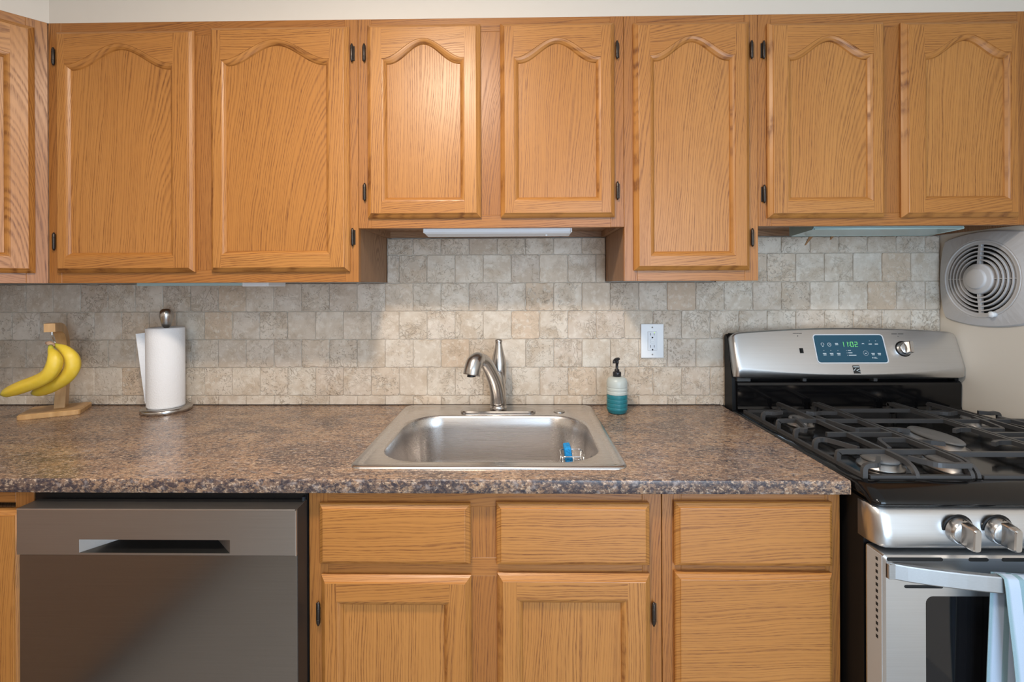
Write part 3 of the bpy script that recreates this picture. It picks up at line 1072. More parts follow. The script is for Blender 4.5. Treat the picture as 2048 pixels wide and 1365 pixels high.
o = m.build('sponge', SPONGE); tag(o, 'blue sponge standing in the wire holder inside the sink', 'sponge')

# ------------------------------------------------------------------ soap dispenser
sx, sy = 0.3185, -0.096
so = thing('soap_dispenser', 'pump bottle half full of teal soap on the worktop behind the sink', 'soap dispenser', (sx, sy, ZC))
def ribs(h0, h1, r, grooves):
    hs = [h0]
    out = []
    k = h0
    while k < h1 + 1e-6:
        d = min(abs(k - g) for g in grooves)
        out.append((r - 0.0013 * max(0, 1 - d / 0.0022), k))
        k += 0.0011
    return out
G = [0.021, 0.034, 0.047, 0.060, 0.073, 0.084]
m = MB()
m.lathe((sx, sy, ZC + 0.0002), [(0.022, 0.0), (0.027, 0.001), (0.031, 0.006), (0.0325, 0.012)] + ribs(0.013, 0.062, 0.0333, G), 40)
m.build('soap_filled_bottle', SOAPL, so)['label'] = 'lower half of the bottle full of teal soap'
m = MB()
m.lathe((sx, sy, ZC + 0.0002), ribs(0.0622, 0.090, 0.0333, G) + [(0.0333, 0.095), (0.0325, 0.104), (0.029, 0.112), (0.022, 0.117), (0.015, 0.1185)], 40)
m.build('upper_bottle', SOAPB, so)['label'] = 'frosted clear empty upper half of the bottle'
m = MB()
pr = [(0.0135, 0.118), (0.0135, 0.132), (0.0125, 0.1335), (0.008, 0.1345), (0.0078, 0.141), (0.0045, 0.1425), (0.0045, 0.160), (0.006, 0.1605), (0.006, 0.171), (0.0005, 0.172)]
m.lathe((sx, sy, ZC), pr, 24)
m.build('pump_collar', PUMPM, so)
m = MB()
m.tube([(sx + 0.007, sy + 0.004, ZC + 0.175), (sx, sy, ZC + 0.1745), (sx - 0.008, sy - 0.010, ZC + 0.1735), (sx - 0.013, sy - 0.018, ZC + 0.170), (sx - 0.0145, sy - 0.020, ZC + 0.164)], [0.005, 0.0055, 0.0045, 0.0038, 0.0028], 12, sx=1.2)
m.build('nozzle', PUMPM, so)

# ------------------------------------------------------------------ outlet
ol = thing('wall_outlet', 'white GFCI outlet plate on the tile right of the soap dispenser', 'outlet', (0.459, -0.003, 1.137))
m = MB(); m.box(0.4195, 0.4985, -0.0075, -0.0012, 1.078, 1.1965, bev=0.003, seg=3); m.build('cover_plate', WHITEP, ol)
m = MB(); m.box(0.443, 0.475, -0.0095, -0.007, 1.104, 1.170, bev=0.001, seg=1); m.build('receptacle', plain('receptacle_plastic', (0.66, 0.68, 0.71), 0.3), ol)
for zc in (1.161, 1.119):
    m = MB()
    m.box(0.4515, 0.4530, -0.0099, -0.009, zc - 0.0045, zc + 0.0045)
    m.box(0.4640, 0.4655, -0.0099, -0.009, zc - 0.0040, zc + 0.0040)
    m.lathe((0.4590, -0.009, zc - 0.0115), [(0.0026, 0.0009), (0.0001, 0.0009)], 12, axis='y')
    m.build('socket_holes', INK, ol)
for zc in (1.1405, 1.1325):
    m = MB(); m.box(0.4515, 0.4665, -0.0107, -0.009, zc - 0.003, zc + 0.003, bev=0.0006, seg=1); m.build('test_button', WHITEP, ol)
for zc in (1.184, 1.091):
    m = MB(); m.lathe((0.459, -0.0074, zc), [(0.0028, 0.0), (0.0026, 0.0008), (0.0001, 0.001)], 14, axis='y'); m.build('screw', ALU, ol)
m = MB(); m.box(0.4645, 0.4675, -0.0101, -0.009, 1.1645, 1.1675); m.build('indicator_light', plain('indicator', (0.3, 0.5, 0.1), 0.4, emit=(0.6, 0.9, 0.2), estr=0.6), ol)

# ------------------------------------------------------------------ under-cabinet lights
lt = thing('under_cabinet_light', 'white strip light under the short cabinet over the sink', 'light fixture', (-0.06, -0.22, 1.48))
m = MB()
pf = [(-0.258, 1.5165), (-0.266, 1.508), (-0.266, 1.498), (-0.258, 1.4870), (-0.250, 1.4825), (-0.205, 1.4790), (-0.190, 1.480), (-0.185, 1.5165)]
m.loft([[(x, y, z) for y, z in pf] for x in (-0.276, -0.272, 0.148, 0.152)], cap0=True, cap1=True, smooth=False)
m.build('diffuser', LENS, lt)
m = MB(); m.box(-0.279, -0.2755, -0.265, -0.186, 1.484, 1.5165, bev=0.001, seg=1); m.build('end_cap', WHITEP, lt)
m = MB(); m.box(0.1515, 0.155, -0.265, -0.186, 1.484, 1.5165, bev=0.001, seg=1); m.build('end_cap', WHITEP, lt)
m = MB(); m.lathe((0.082, -0.232, 1.4825), [(0.0035, 0), (0.003, -0.006), (0.0001, -0.007)], 12); m.build('switch', WHITEP, lt)

lt = thing('under_cabinet_light', 'grey strip light under the tall two-door cabinet, left of the sink', 'light fixture', (-0.93, -0.2, 1.33))
m = MB(); m.box(-1.160, -0.835, -0.225, -0.125, 1.3325, 1.3485, bev=0.003, seg=2); m.build('diffuser', LENST, lt)
m = MB(); m.box(-0.835, -0.755, -0.228, -0.122, 1.3300, 1.3485, bev=0.002, seg=1); m.build('switch_housing', WHITEP, lt)

lt = thing('under_cabinet_light', 'pale green glass light panel under the cabinet over the range', 'light fixture', (1.08, -0.17, 1.485))
m = MB()
for x0, x1 in ((0.868, 1.304),):
    pf = [(-0.236, 1.5165), (-0.236, 1.4955), (-0.228, 1.4910), (-0.121, 1.4840), (-0.112, 1.4860), (-0.112, 1.5165)]
    m.loft([[(x, y, z) for y, z in pf] for x in (x0, x1)], cap0=True, cap1=True, smooth=False)
m.build('glass_panel', LENST, lt)
m = MB()
m.tube([(0.872, -0.2345, 1.4935), (1.300, -0.2345, 1.4935)], 0.003, 10)
m.tube([(0.872, -0.119, 1.4855), (1.300, -0.119, 1.4855)], 0.0025, 10)
m.tube([(1.302, -0.236, 1.4945), (1.302, -0.119, 1.4862)], 0.004, 10)
m.build('rim', plain('lamp_rim', (0.50, 0.66, 0.64), 0.3), lt)
for i, (x, dx, h) in enumerate(((0.965, -0.022, 0.040), (1.032, -0.006, 0.022))):
    m = MB()
    m.loft([[(x + s, -0.075 + t, 1.5155 - 0.0165) for s, t in ((-0.006, -0.004), (0.010, -0.004), (0.010, 0.0), (-0.006, 0.0))],
            [(x + dx + s, -0.070 + t, 1.499 - h) for s, t in ((-0.002, -0.002), (0.002, -0.002), (0.002, 0.0), (-0.002, 0.0))]], cap0=True, cap1=True, smooth=False)
    o = m.build('wood_shim', SHIM)
    tag(o, ('longer brown wood sliver hanging under the cabinet over the range', 'shorter brown wood sliver hanging right of the longer one')[i], 'wood sliver', 'wood slivers under the range cabinet')

# ------------------------------------------------------------------ paper towel holder and roll
px_, py_ = -1.183, -0.074
ph = thing('paper_towel_holder', 'brushed steel upright paper towel holder with ball finial on the worktop', 'paper towel holder', (px_, py_, ZC))
m = MB(); m.lathe((px_, py_, ZC + 0.0002), [(0.0705, 0.0), (0.0730, 0.003), (0.0728, 0.011), (0.070, 0.0150), (0.05, 0.0165), (0.001, 0.0168)], 48); m.build('base', NICKEL, ph)
m = MB(); m.lathe((px_, py_, ZC + 0.0165), [(0.0065, 0.0), (0.0065, 0.262), (0.0125, 0.268), (0.0145, 0.276), (0.0170, 0.289), (0.0200, 0.300), (0.0203, 0.309), (0.0178, 0.319), (0.012, 0.3255), (0.0005, 0.327)], 32); m.build('post', NICKEL, ph)
pr_ = thing('paper_towel_roll', 'white paper towel roll on the steel holder with its loose end hanging left', 'paper towels', (px_, py_, ZC + 0.018))
m = MB()
zb, zt = ZC + 0.0172, ZC + 0.281
loops = []
for r, z in ((0.021, zb), (0.052, zb), (0.0525, zb + 0.002), (0.0525, zt - 0.003), (0.050, zt), (0.021, zt - 0.002), (0.021, zb)):
    loops.append([(px_ + r * math.cos(2 * PI * k / 48), py_ + r * math.sin(2 * PI * k / 48), z) for k in range(48)])
m.loft(loops)
m.build('roll', PAPER, pr_)
# outermost sheet: wraps the front of the roll, and leaves it on the left as a free flap
m = MB()
def sheet(z, fr, t):
    pts = []
    for k in range(15):
        a = math.radians(10 - 160 * k / 14)
        pts.append((px_ + 0.0542 * math.cos(a), py_ + 0.0542 * math.sin(a)))
    ax = pts[-1]
    return pts
A = []
for z, wob in ((zb + 0.004, 0.0), (zb + 0.09, 0.0006), (zb + 0.18, 0.001), (zt - 0.002, 0.0015)):
    lp = []
    for k in range(25):
        a = math.radians(12 - 172 * k / 24)
        r = 0.0540 + (0.003 * max(0, (k - 19) / 5)) + wob
        lp.append((px_ + r * math.cos(a), py_ + r * math.sin(a), z))
    A.append(lp)
inn = [[(px_ + (x - px_) * 0.985, py_ + (y - py_) * 0.985, z) for x, y, z in lp] for lp in A]
m.loft(A, closed=False); m.loft(inn, closed=False)
m.loft([A[-1], inn[-1]], closed=False); m.loft([A[0], inn[0]], closed=False)
m.build('outer_sheet', PAPER, pr_)
m = MB()
F, Fb = [], []
for t in [i / 8 for i in range(9)]:
    z = zb + 0.012 + (zt - 0.016 - zb - 0.012) * t
    lp, lb = [], []
    ln = 0.012 + 0.024 * t
    p = Vector((px_ + 0.0535 * math.cos(math.radians(186)), py_ + 0.0535 * math.sin(math.radians(186))))
    for k in range(7):
        s = k / 6
        q = p + Vector((-0.80, -0.58)) * (ln * s) + Vector((0.35, -0.5)) * (0.010 * s * s)
        lp.append((q.x, q.y, z - 0.004 * s * t))
        lb.append((q.x + 0.0006, q.y + 0.0008, z - 0.004 * s * t))
    F.append(lp); Fb.append(lb)
m.loft(F, closed=False); m.loft(Fb, closed=False)
m.loft([F[-1], Fb[-1]], closed=False)
m.loft([[a[-1] for a in F], [a[-1] for a in Fb]], closed=False)
m.build('loose_sheet', PAPER, pr_)

# ------------------------------------------------------------------ banana stand
bz = ZC
bc = Vector((-1.5330, -0.1040, 0))
bd = thing('banana_hanger', 'light wooden banana hanger standing in the left corner of the worktop', 'banana hanger', (bc.x, bc.y, bz), math.radians(29.0))
m = MB()
lo = []
for ins, z in ((0.001, 0.0002), (0.0, 0.002), (0.0, 0.013), (0.003, 0.0165)):
    lo.append([(x, y, z) for x, y in rrect(-0.073 + ins, 0.079 - ins, -0.063 + ins, 0.063 - ins, 0.008, 4)])
m.loft(lo, cap0=True, cap1=True, smooth=False)
m.build('base', BEECH, bd, local=True)
# the arm lies in the local plane x = const, reaching forward (-y)
m = MB()
cl = smoothpath([(0.011, 0.014, 0.0165), (0.011, 0.026, 0.070), (0.011, 0.036, 0.130), (0.011, 0.038, 0.190), (0.011, 0.028, 0.245), (0.011, 0.000, 0.277), (0.011, -0.042, 0.287), (0.011, -0.080, 0.2875)], 6)
lo = []
for i, p in enumerate(cl):
    t = (cl[min(i + 1, len(cl) - 1)] - cl[max(i - 1, 0)]).normalized()
    if i == 0:
        t = Vector((0, 0, 1))
    if i == len(cl) - 1:
        t = Vector((0, -1, 0))
    nn = Vector((0, t.z, -t.y))
    hw, ht = 0.0135, 0.0165 - 0.003 * i / len(cl)
    lo.append([tuple(p + Vector((-hw, 0, 0)) + nn * ht), tuple(p + Vector((hw, 0, 0)) + nn * ht), tuple(p + Vector((hw, 0, 0)) - nn * ht), tuple(p + Vector((-hw, 0, 0)) - nn * ht)])
m.loft(lo, cap0=True, cap1=True, smooth=False)
m.build('arm', BEECH, bd, local=True)
m = MB()
m.tube(smoothpath([(0.013, -0.066, 0.276), (0.013, -0.066, 0.262), (0.015, -0.062, 0.250), (0.017, -0.058, 0.240), (0.015, -0.066, 0.230), (0.012, -0.076, 0.233), (0.011, -0.078, 0.241)], 5), 0.0022, 10)
m.build('hook', CHROME, bd, local=True)

bu = thing('banana_bunch', 'two ripe yellow bananas hanging from the wooden hanger', 'bananas', (-1.44, -0.215, 1.14))
HK = Vector((-1.448, -0.190, 1.150))
def banana(pts, rmax):
    mb = MB()
    P = smoothpath(pts, 7)
    n = len(P)
    rad = []
    for i in range(n):
        t = i / (n - 1)
        if t < 0.09:
            r = 0.27 + 0.08 * t / 0.09
        elif t < 0.40:
            q = (t - 0.09) / 0.31
            r = 0.35 + 0.63 * (q * q * (3 - 2 * q)) ** 0.75
        elif t < 0.72:
            r = 0.98 + 0.02 * math.sin((t - 0.3) * 6)
        else:
            q = (t - 0.72) / 0.28
            r = 1.0 - 0.72 * q ** 1.7
        rad.append(rmax * r)
    loops = []
    prev = None
    for i, p in enumerate(P):
        t = (P[min(i + 1, n - 1)] - P[max(i - 1, 0)]).normalized()
        x = t.cross(Vector((0.3, 1, 0))) if prev is None else prev - t * prev.dot(t)
        x.normalize(); prev = x
        y = t.cross(x)
        lp = []
        for k in range(20):
            a = 2 * PI * k / 20
            rr = rad[i] * (1 + 0.045 * math.cos(5 * a))
            lp.append(tuple(p + x * math.cos(a) * rr + y * math.sin(a) * rr))
        loops.append(lp)
    mb.loft(loops, cap0=True, cap1=True, uvs=lambda i, j: (j / 20, i / (n - 1)))
    return mb
Q = lambda *a: a
banana([(-1.436, -0.213, 1.151), (-1.428, -0.220, 1.139), (-1.4144, -0.225, 1.124), (-1.4084, -0.228, 1.1017), (-1.4193, -0.229, 1.0733), (-1.4471, -0.228, 1.0505), (-1.5105, -0.225, 1.0268), (-1.5585, -0.222, 1.0101), (-1.5800, -0.220, 1.003)], 0.0198).build('banana', BANANA, bu)['label'] = 'front banana, its tip pointing left'
banana([(-1.446, -0.196, 1.151), (-1.4340, -0.192, 1.146), (-1.4146, -0.190, 1.134), (-1.3946, -0.188, 1.1069), (-1.3947, -0.187, 1.0758), (-1.4181, -0.187, 1.0462), (-1.4604, -0.188, 1.0208), (-1.4973, -0.190, 1.0052), (-1.5163, -0.191, 1.0000)], 0.0202).build('banana', BANANA, bu)['label'] = 'rear banana, more curved'
m = MB()
m.tube([(-1.458, -0.205, 1.158), (-1.448, -0.205, 1.157), (-1.440, -0.206, 1.152), (-1.436, -0.206, 1.146)], [0.004, 0.0075, 0.0085, 0.006], 10)
m.build('crown', STEMM, bu)

# ------------------------------------------------------------------ dishwasher
dx0, dx1 = -1.0656, -0.4690
YW = -0.650
dw = thing('dishwasher', 'stainless steel dishwasher with pocket handle under the worktop', 'dishwasher', ((dx0 + dx1) / 2, -0.3, 0))
m = MB()
m.box(dx0 - 0.006, dx1 + 0.001, -0.575, WALLY - 0.001, 0.02, 0.8800)
m.box(dx0 - 0.012, dx1 + 0.0025, -0.600, -0.585, 0.10, 0.878)
m.build('tub', BLACKM, dw)
m = MB()
m.tube([(dx1 - 0.0035, -0.609, 0.12), (dx1 - 0.0035, -0.609, 0.868)], 0.004, 8)
m.build('door_gasket', plain('gasket', (0.02, 0.025, 0.032), 0.35), dw)
# door: upper band with a pocket handle, lower sheet set 4 mm back
zt_, zm_ = 0.8595, 0.7620
m = MB(); m.box(dx1 - 0.0005, dx1 + 0.0008, YW + 0.0045, -0.603, 0.12, zt_ - 0.001); m.build('door_side', plain('dark_side', (0.035, 0.033, 0.032), 0.45, 0.4), dw)
m = MB()
m.box(dx0, dx1, YW + 0.004, -0.604, 0.12, zm_ - 0.0015, bev=0.0015, seg=1)
m.build('door', DWM, dw)
m = MB()
hx0, hx1 = -0.932, -0.610
gz0, gz1 = zm_ + 0.0045, 0.7945
yv = [(dx0, hx0), (hx1, dx1)]
f = lambda a, b, c, d, y0, y1=None: m.face([(a, y0, c), (b, y0, c), (b, y0, d), (a, y0, d)])
f(dx0, dx1, gz1, zt_, YW)
f(dx0, hx0, zm_, gz1, YW); f(hx1, dx1, zm_, gz1, YW); f(hx0, hx1, zm_, gz0, YW)
# pocket: sloped ends, recessed back, tilted floor
bx0, bx1 = hx0 + 0.060, hx1 - 0.045
yb_ = YW + 0.030
m.face([(hx0, YW, gz0), (bx0, yb_, gz0 + 0.012), (bx0, yb_, gz1), (hx0, YW, gz1)])
m.face([(hx1, YW, gz0), (hx1, YW, gz1), (bx1, yb_, gz1), (bx1, yb_, gz0 + 0.012)])
m.face([(hx0, YW, gz0), (hx1, YW, gz0), (bx1, yb_, gz0 + 0.012), (bx0, yb_, gz0 + 0.012)], 1)
m.face([(bx0, yb_, gz0 + 0.012), (bx1, yb_, gz0 + 0.012), (bx1, yb_, gz1), (bx0, yb_, gz1)])
m.face([(hx0, YW, gz1), (bx0, yb_, gz1), (bx1, yb_, gz1), (hx1, YW, gz1)])
m.face([(dx0, YW, zt_), (dx1, YW, zt_), (dx1, -0.604, zt_), (dx0, -0.604, zt_)])
m.face([(dx0, YW, zm_), (dx1, YW, zm_), (dx1, -0.604, zm_), (dx0, -0.604, zm_)])
m.face([(dx0, YW, zm_), (dx0, YW, zt_), (dx0, -0.604, zt_), (dx0, -0.604, zm_)])
m.face([(dx1, YW, zm_), (dx1, YW, zt_), (dx1, -0.604, zt_), (dx1, -0.604, zm_)])
m.face([(dx0, -0.604, zm_), (dx0, -0.604, zt_), (dx1, -0.604, zt_), (dx1, -0.604, zm_)])
m.build('handle_band', [steel('dishwasher_band_steel', (0.44, 0.43, 0.42), 0.40, 'x', 0.05, 800), plain('dark_steel', (0.10, 0.10, 0.10), 0.35, 1.0)], dw)
m = MB()
m.box(dx0, dx1, YW - 0.0012, YW + 0.0010, zt_ - 0.0022, zt_ - 0.0003)
m.box(dx1 - 0.0022, dx1 + 0.0004, YW - 0.0012, YW + 0.0010, zm_, zt_ - 0.0003)
m.build('edge_trim', plain('bright_edge', (0.75, 0.75, 0.76), 0.3, 1.0), dw)

# ------------------------------------------------------------------ gas range
RX0, RX1 = 0.7040, 1.4440
rg = thing('gas_range', 'stainless and black gas range with five burners between worktop and right wall', 'stove', ((RX0 + RX1) / 2, -0.35, 0))
m = MB()
m.box(RX0 + 0.001, RX1 - 0.001, -0.655, -0.012, 0.03, 0.888)
m.build('body', BLACKM, rg)
# cooktop: shallow black pan, rolled front
m = MB()
ct = []
pf = [(-0.030, 0.888), (-0.030, 0.914), (-0.045, 0.917), (-0.600, 0.917), (-0.628, 0.9185), (-0.640, 0.9185), (-0.650, 0.9165), (-0.672, 0.9085), (-0.686, 0.9000), (-0.692, 0.8945), (-0.690, 0.889), (-0.66, 0.888)]
def side(x, dy, dz):
    return [(x, y + (dy if y < -0.5 else 0), z - (dz if 0.889 < z else 0)) for y, z in pf]
m.loft([side(RX0 - 0.0005, 0.016, 0.007), side(RX0 + 0.004, 0.006, 0.002), side(RX0 + 0.012, 0.001, 0.0), side(RX0 + 0.022, 0.0, -0.001), side(RX1 - 0.022, 0.0, -0.001), side(RX1 - 0.012, 0.001, 0), side(RX1 - 0.004, 0.006, 0.002), side(RX1 + 0.0005, 0.016, 0.007)], smooth=True, cap0=True, cap1=True)
m.build('cooktop', BLACKG, rg)

# control panel and knobs
m = MB()
pf = [(-0.640, 0.886), (-0.672, 0.886), (-0.682, 0.881), (-0.689, 0.868), (-0.694, 0.840), (-0.697, 0.815), (-0.693, 0.808), (-0.680, 0.806), (-0.640, 0.806)]
def cps(x, k):
    return [(x, -0.640 + (y + 0.640) * k, 0.846 + (z - 0.846) * (0.80 + 0.20 * k)) for y, z in pf]
m.loft([cps(RX0, 0.55), cps(RX0 + 0.003, 0.72), cps(RX0 + 0.009, 0.90), cps(RX0 + 0.018, 0.985), cps(RX0 + 0.030, 1.0), cps(RX1 - 0.030, 1.0), cps(RX1 - 0.018, 0.985), cps(RX1 - 0.003, 0.72), cps(RX1, 0.55)], cap0=True, cap1=True)
m.build('control_panel', RANGEM, rg)


def knob(c, rotx, rot, name='control_knob', s=1.0):
    """axis along local -y"""
    M = Matrix.Translation(c) @ Matrix.Rotation(rotx, 4, 'X') @ Matrix.Rotation(rot, 4, 'Y')
    mb = MB()
    prof = [(0.0265, 0.0), (0.0265, 0.004), (0.0245, 0.012), (0.0235, 0.017), (0.020, 0.019), (0.0005, 0.0195)]
    lo = [[tuple(M @ Vector((r * s * math.cos(2 * PI * k / 32), -h * s, r * s * math.sin(2 * PI * k / 32)))) for k in range(32)] for r, h in prof]
    mb.loft(lo, cap0=True)
    k_ = mb.build(name, KNOBM, rg)
    g = MB()
    sec = [(0.0, -0.0105), (0.0, 0.0105)]
    lo = []
    for h, w, l0, l1 in ((0.016, 0.0095, -0.0215, 0.0235), (0.030, 0.0085, -0.022, 0.024), (0.040, 0.0070, -0.021, 0.023), (0.0425, 0.0055, -0.0195, 0.0215)):
        lo.append([tuple(M @ Vector((x * s, -h * s, z * s))) for x, z in rrect(-w, w, l0, l1, 0.004, 3)])
    g.loft(lo, cap0=True, cap1=True, smooth=False)
    g.build('grip', KNOBM, k_)
    mk = MB()
    mk.box(-0.001 * s, 0.001 * s, -0.0128 * s, -0.0115 * s, 0.0200 * s, 0.0255 * s, mat=M)
    mk.build('pointer_mark', INK, k_)
    bz_ = MB()
    lo = [[tuple(M @ Vector((r * s * math.cos(2 * PI * k / 32), -h * s, r * s * math.sin(2 * PI * k / 32)))) for k in range(32)] for r, h in ((0.0300, 0.0), (0.0300, 0.001), (0.026, 0.0012))]
    bz_.loft(lo, cap0=True, cap1=True)
    bz_.build('bezel', BLACKM, k_)
    return k_


for x in (0.8600, 0.9360, 1.0740, 1.2120, 1.2880):
    knob((x, -0.6925, 0.846), 0.10, -0.06)

# oven door
OD = -0.707
m = MB()
oz0, oz1 = 0.20, 0.8000
wx0, wx1, wz0, wz1 = 0.786, 1.362, 0.330, 0.7225
x0, x1 = RX0 + 0.002, RX1 - 0.002
yb_ = -0.660
wl = rrect(wx0, wx1, wz0, wz1, 0.014, 5)
ol_ = rrect(x0, x1, oz0, oz1, 0.006, 5)
ol2 = rrect(x0 + 0.004, x1 - 0.004, oz0 + 0.004, oz1 - 0.004, 0.006, 5)
wl2 = rrect(wx0 + 0.002, wx1 - 0.002, wz0 + 0.002, wz1 - 0.002, 0.012, 5)
m.loft([[(x, yb_, z) for x, z in ol_], [(x, OD + 0.004, z) for x, z in ol_], [(x, OD, z) for x, z in ol2], [(x, OD, z) for x, z in wl], [(x, OD + 0.003, z) for x, z in wl2]], smooth=False)
m.face([(x, yb_, z) for x, z in ol_])
od = m.build('oven_door', RANGEM, rg)
m = MB(); m.box(RX0 + 0.0010, RX0 + 0.0024, OD + 0.0045, -0.664, oz0 + 0.004, oz1 - 0.002); m.build('door_edge', plain('grey_edge_paint', (0.40, 0.40, 0.40), 0.5), od)
m = MB()
m.face([(x, OD + 0.0028, z) for x, z in wl2])
m.face([(x, OD + 0.02, z) for x, z in wl2])
m.loft([[(x, OD + 0.0028, z) for x, z in wl2], [(x, OD + 0.02, z) for x, z in wl2]], smooth=False)
m.build('oven_window', GLASSB, od)
def slot(mb, xa, xb, za, zb, y, d=0.0006):
    lp = rrect(xa, xb, za, zb, min((zb - za), (xb - xa)) * 0.499, 4)
    mb.loft([[(x, y + 0.001, z) for x, z in lp], [(x, y - d, z) for x, z in lp]], smooth=False, cap0=True, cap1=True)
vz = 0.7945
for xa, xb in ((0.7115, 0.819), (0.868, 0.906), (0.931, 1.215), (1.240, 1.278), (1.327, 1.435)):
    m = MB(); slot(m, xa, xb, vz - 0.0035 - 0.0005, vz + 0.0025, OD); m.build('vent_slot', DARKHOLE, od)
m = MB(); slot(m, 0.7450, 0.819, 0.7380, 0.7440, OD); m.build('vent_slot', DARKHOLE, od); m = MB(); slot(m, 1.327, 1.400, 0.7380, 0.7440, OD); m.build('vent_slot', DARKHOLE, od)
for k in range(13):
    m = MB()
    z = 0.786 - 0.0128 * k
    m.box(RX0 + 0.0004, RX0 + 0.0016, -0.693, -0.688, z - 0.003, z + 0.003)
    m.build('side_vent_slot', DARKHOLE, od)
# handle: a flat bar bowed outwards
m = MB()
lo = []
hx0_, hx1_ = 0.7095, 1.4385
for k in range(25):
    t = k / 24
    bow = 0.058 * (1 - (2 * t - 1) ** 2) ** 0.85
    x = hx0_ + (hx1_ - hx0_) * t
    yf_ = OD - 0.003 - bow
    th = 0.011 if 0 < k < 24 else 0.002
    lo.append([(x, yf_ + 0.001, 0.7585), (x, yf_, 0.7605), (x, yf_, 0.773), (x, yf_, 0.7865), (x, yf_ + 0.001, 0.7885), (x, yf_ + th, 0.7880), (x, yf_ + th, 0.7590)])
m.loft(lo, cap0=True, cap1=True, smooth=False)
m.box(hx0_, hx0_ + 0.014, OD - 0.008, OD + 0.001, 0.759, 0.788, bev=0.001, seg=1)
m.box(hx1_ - 0.014, hx1_, OD - 0.008, OD + 0.001, 0.759, 0.788, bev=0.001, seg=1)
m.build('oven_handle', steel('handle_steel', (0.42, 0.42, 0.42), 0.46, 'x', 0.06, 900), od)
m = MB(); m.box(x0, x1, -0.700, -0.66, 0.035, 0.19, bev=0.003); m.build('storage_drawer', RANGEM, rg)

# backguard
P0 = Vector((0, -0.098, 1.055)); P1 = Vector((0, -0.055, 1.187))
dd = (P1 - P0).normalized()
nn = Vector((0, -dd.z, dd.y))        # outward, towards the viewer
def con(X, t, out=0.0):
    p = P0 + dd * t + nn * out
    return (X, p.y, p.z)
m = MB()
lo = []
BL, BRt = RX0 + 0.0010, RX1 - 0.0005
RE = 0.013
offs_ = [0.0, 0.0008, 0.0022, 0.0042, 0.0068, 0.0098, 0.0130, 0.019, 0.027, 0.037]
XS = [BL + o for o in offs_] + [BL + 0.05 + (BRt - BL - 0.10) * k / 24 for k in range(25)] + [BRt - o for o in offs_[::-1]]
for X in XS:
    t = (X - BL) / (BRt - BL)
    e = min(X - BL, BRt - X)
    ins = RE - math.sqrt(max(0.0, RE * RE - max(0.0, RE - e) ** 2))
    R2 = 0.030
    drop = R2 - math.sqrt(max(0.0, R2 * R2 - max(0.0, R2 - e) ** 2))
    top = 0.1225 + 0.0165 * (1 - (2 * t - 1) ** 2) - drop * 0.55
    cr = 0.0055 - 0.0250 * (1 - (2 * t - 1) ** 2)
    b0 = -0.026 + drop * 0.25
    c_ = max(cr, b0 + 0.003)
    sec = [con(X, b0, -0.034), con(X, b0, -0.014 - ins * 0.6), con(X, b0 + 0.002, -0.009 - ins), con(X, c_, -ins), con(X, c_ + 0.004, 0.0008 - ins), con(X, top - 0.008, -ins), con(X, top - 0.003, -0.0012 - ins), con(X, top - 0.0006, -0.004 - ins), con(X, top, -0.008 - ins), con(X, top, -0.040)]
    lo.append(sec)
m.loft(lo, cap0=True, cap1=True)
bg = m.build('backguard_console', RANGEM, rg)
m = MB()
m.loft([[(RX0 + q, y, z) for y, z in ((-0.012, 0.905), (-0.012, 1.156), (-0.022, 1.162), (-0.034, 1.150), (-0.058, 1.05), (-0.066, 1.02), (-0.070, 0.905))] for q in (-0.0003, 0.012)], cap0=True, cap1=True, smooth=False)
m.loft([[(RX1 - q, y, z) for y, z in ((-0.012, 0.905), (-0.012, 1.156), (-0.022, 1.162), (-0.034, 1.150), (-0.058, 1.05), (-0.066, 1.02), (-0.070, 0.905))] for q in (-0.0003, 0.012)], cap0=True, cap1=True, smooth=False)
m.box(RX0 + 0.012, RX1 - 0.012, -0.040, -0.012, 0.905, 1.165)
m.build('backguard_side', BLACKM, rg)
m = MB()
pf = [(-0.040, 0.912), (-0.078, 0.916), (-0.083, 0.922), (-0.080, 0.930), (-0.082, 1.000), (-0.080, 1.008), (-0.074, 1.012), (-0.040, 1.012)]
m.loft([[(x, y, z) for y, z in pf] for x in (RX0 + 0.012, RX1 - 0.004)], cap0=True, cap1=True, smooth=False)
m.build('lower_backguard', BLACKG, rg)
BRK = plain('bracket_grey', (0.05, 0.05, 0.05), 0.5)
for xa, xb in ((0.929, 0.941), (1.159, 1.171), (RX0 + 0.012, RX0 + 0.055)):
    m = MB(); m.box(xa, xb, -0.079, -0.060, 1.0122, 1.023); m.build('vent_bracket', BRK, rg)

# display on the console
m = MB()
dl = rrect(0.9685, 1.1985, 0.0185, 0.1150, 0.011, 5)
dli = rrect(0.9715, 1.1955, 0.0215, 0.1120, 0.009, 5)
m.loft([[con(x, t, 0.0005) for x, t in dl], [con(x, t, 0.0024) for x, t in dl], [con(x, t, 0.0022) for x, t in dli]], smooth=False)
m.build('display_rim', plain('display_rim_white', (0.62, 0.66, 0.70), 0.35), bg)
m = MB()
m.loft([[con(x, t, 0.0004) for x, t in dli], [con(x, t, 0.0019) for x, t in dli]], smooth=False, cap0=True, cap1=True)
m.build('display', DISP, bg)


def flatbox(mb, xa, xb, ta, tb, o0=0.0017, o1=0.0023, sh=0.0):
    lp = [(xa, ta), (xb, ta), (xb, tb), (xa, tb)]
    mb.loft([[con(x + sh * (t - ta), t, o0) for x, t in lp], [con(x + sh * (t - ta), t, o1) for x, t in lp]], smooth=False, cap0=True, cap1=True)


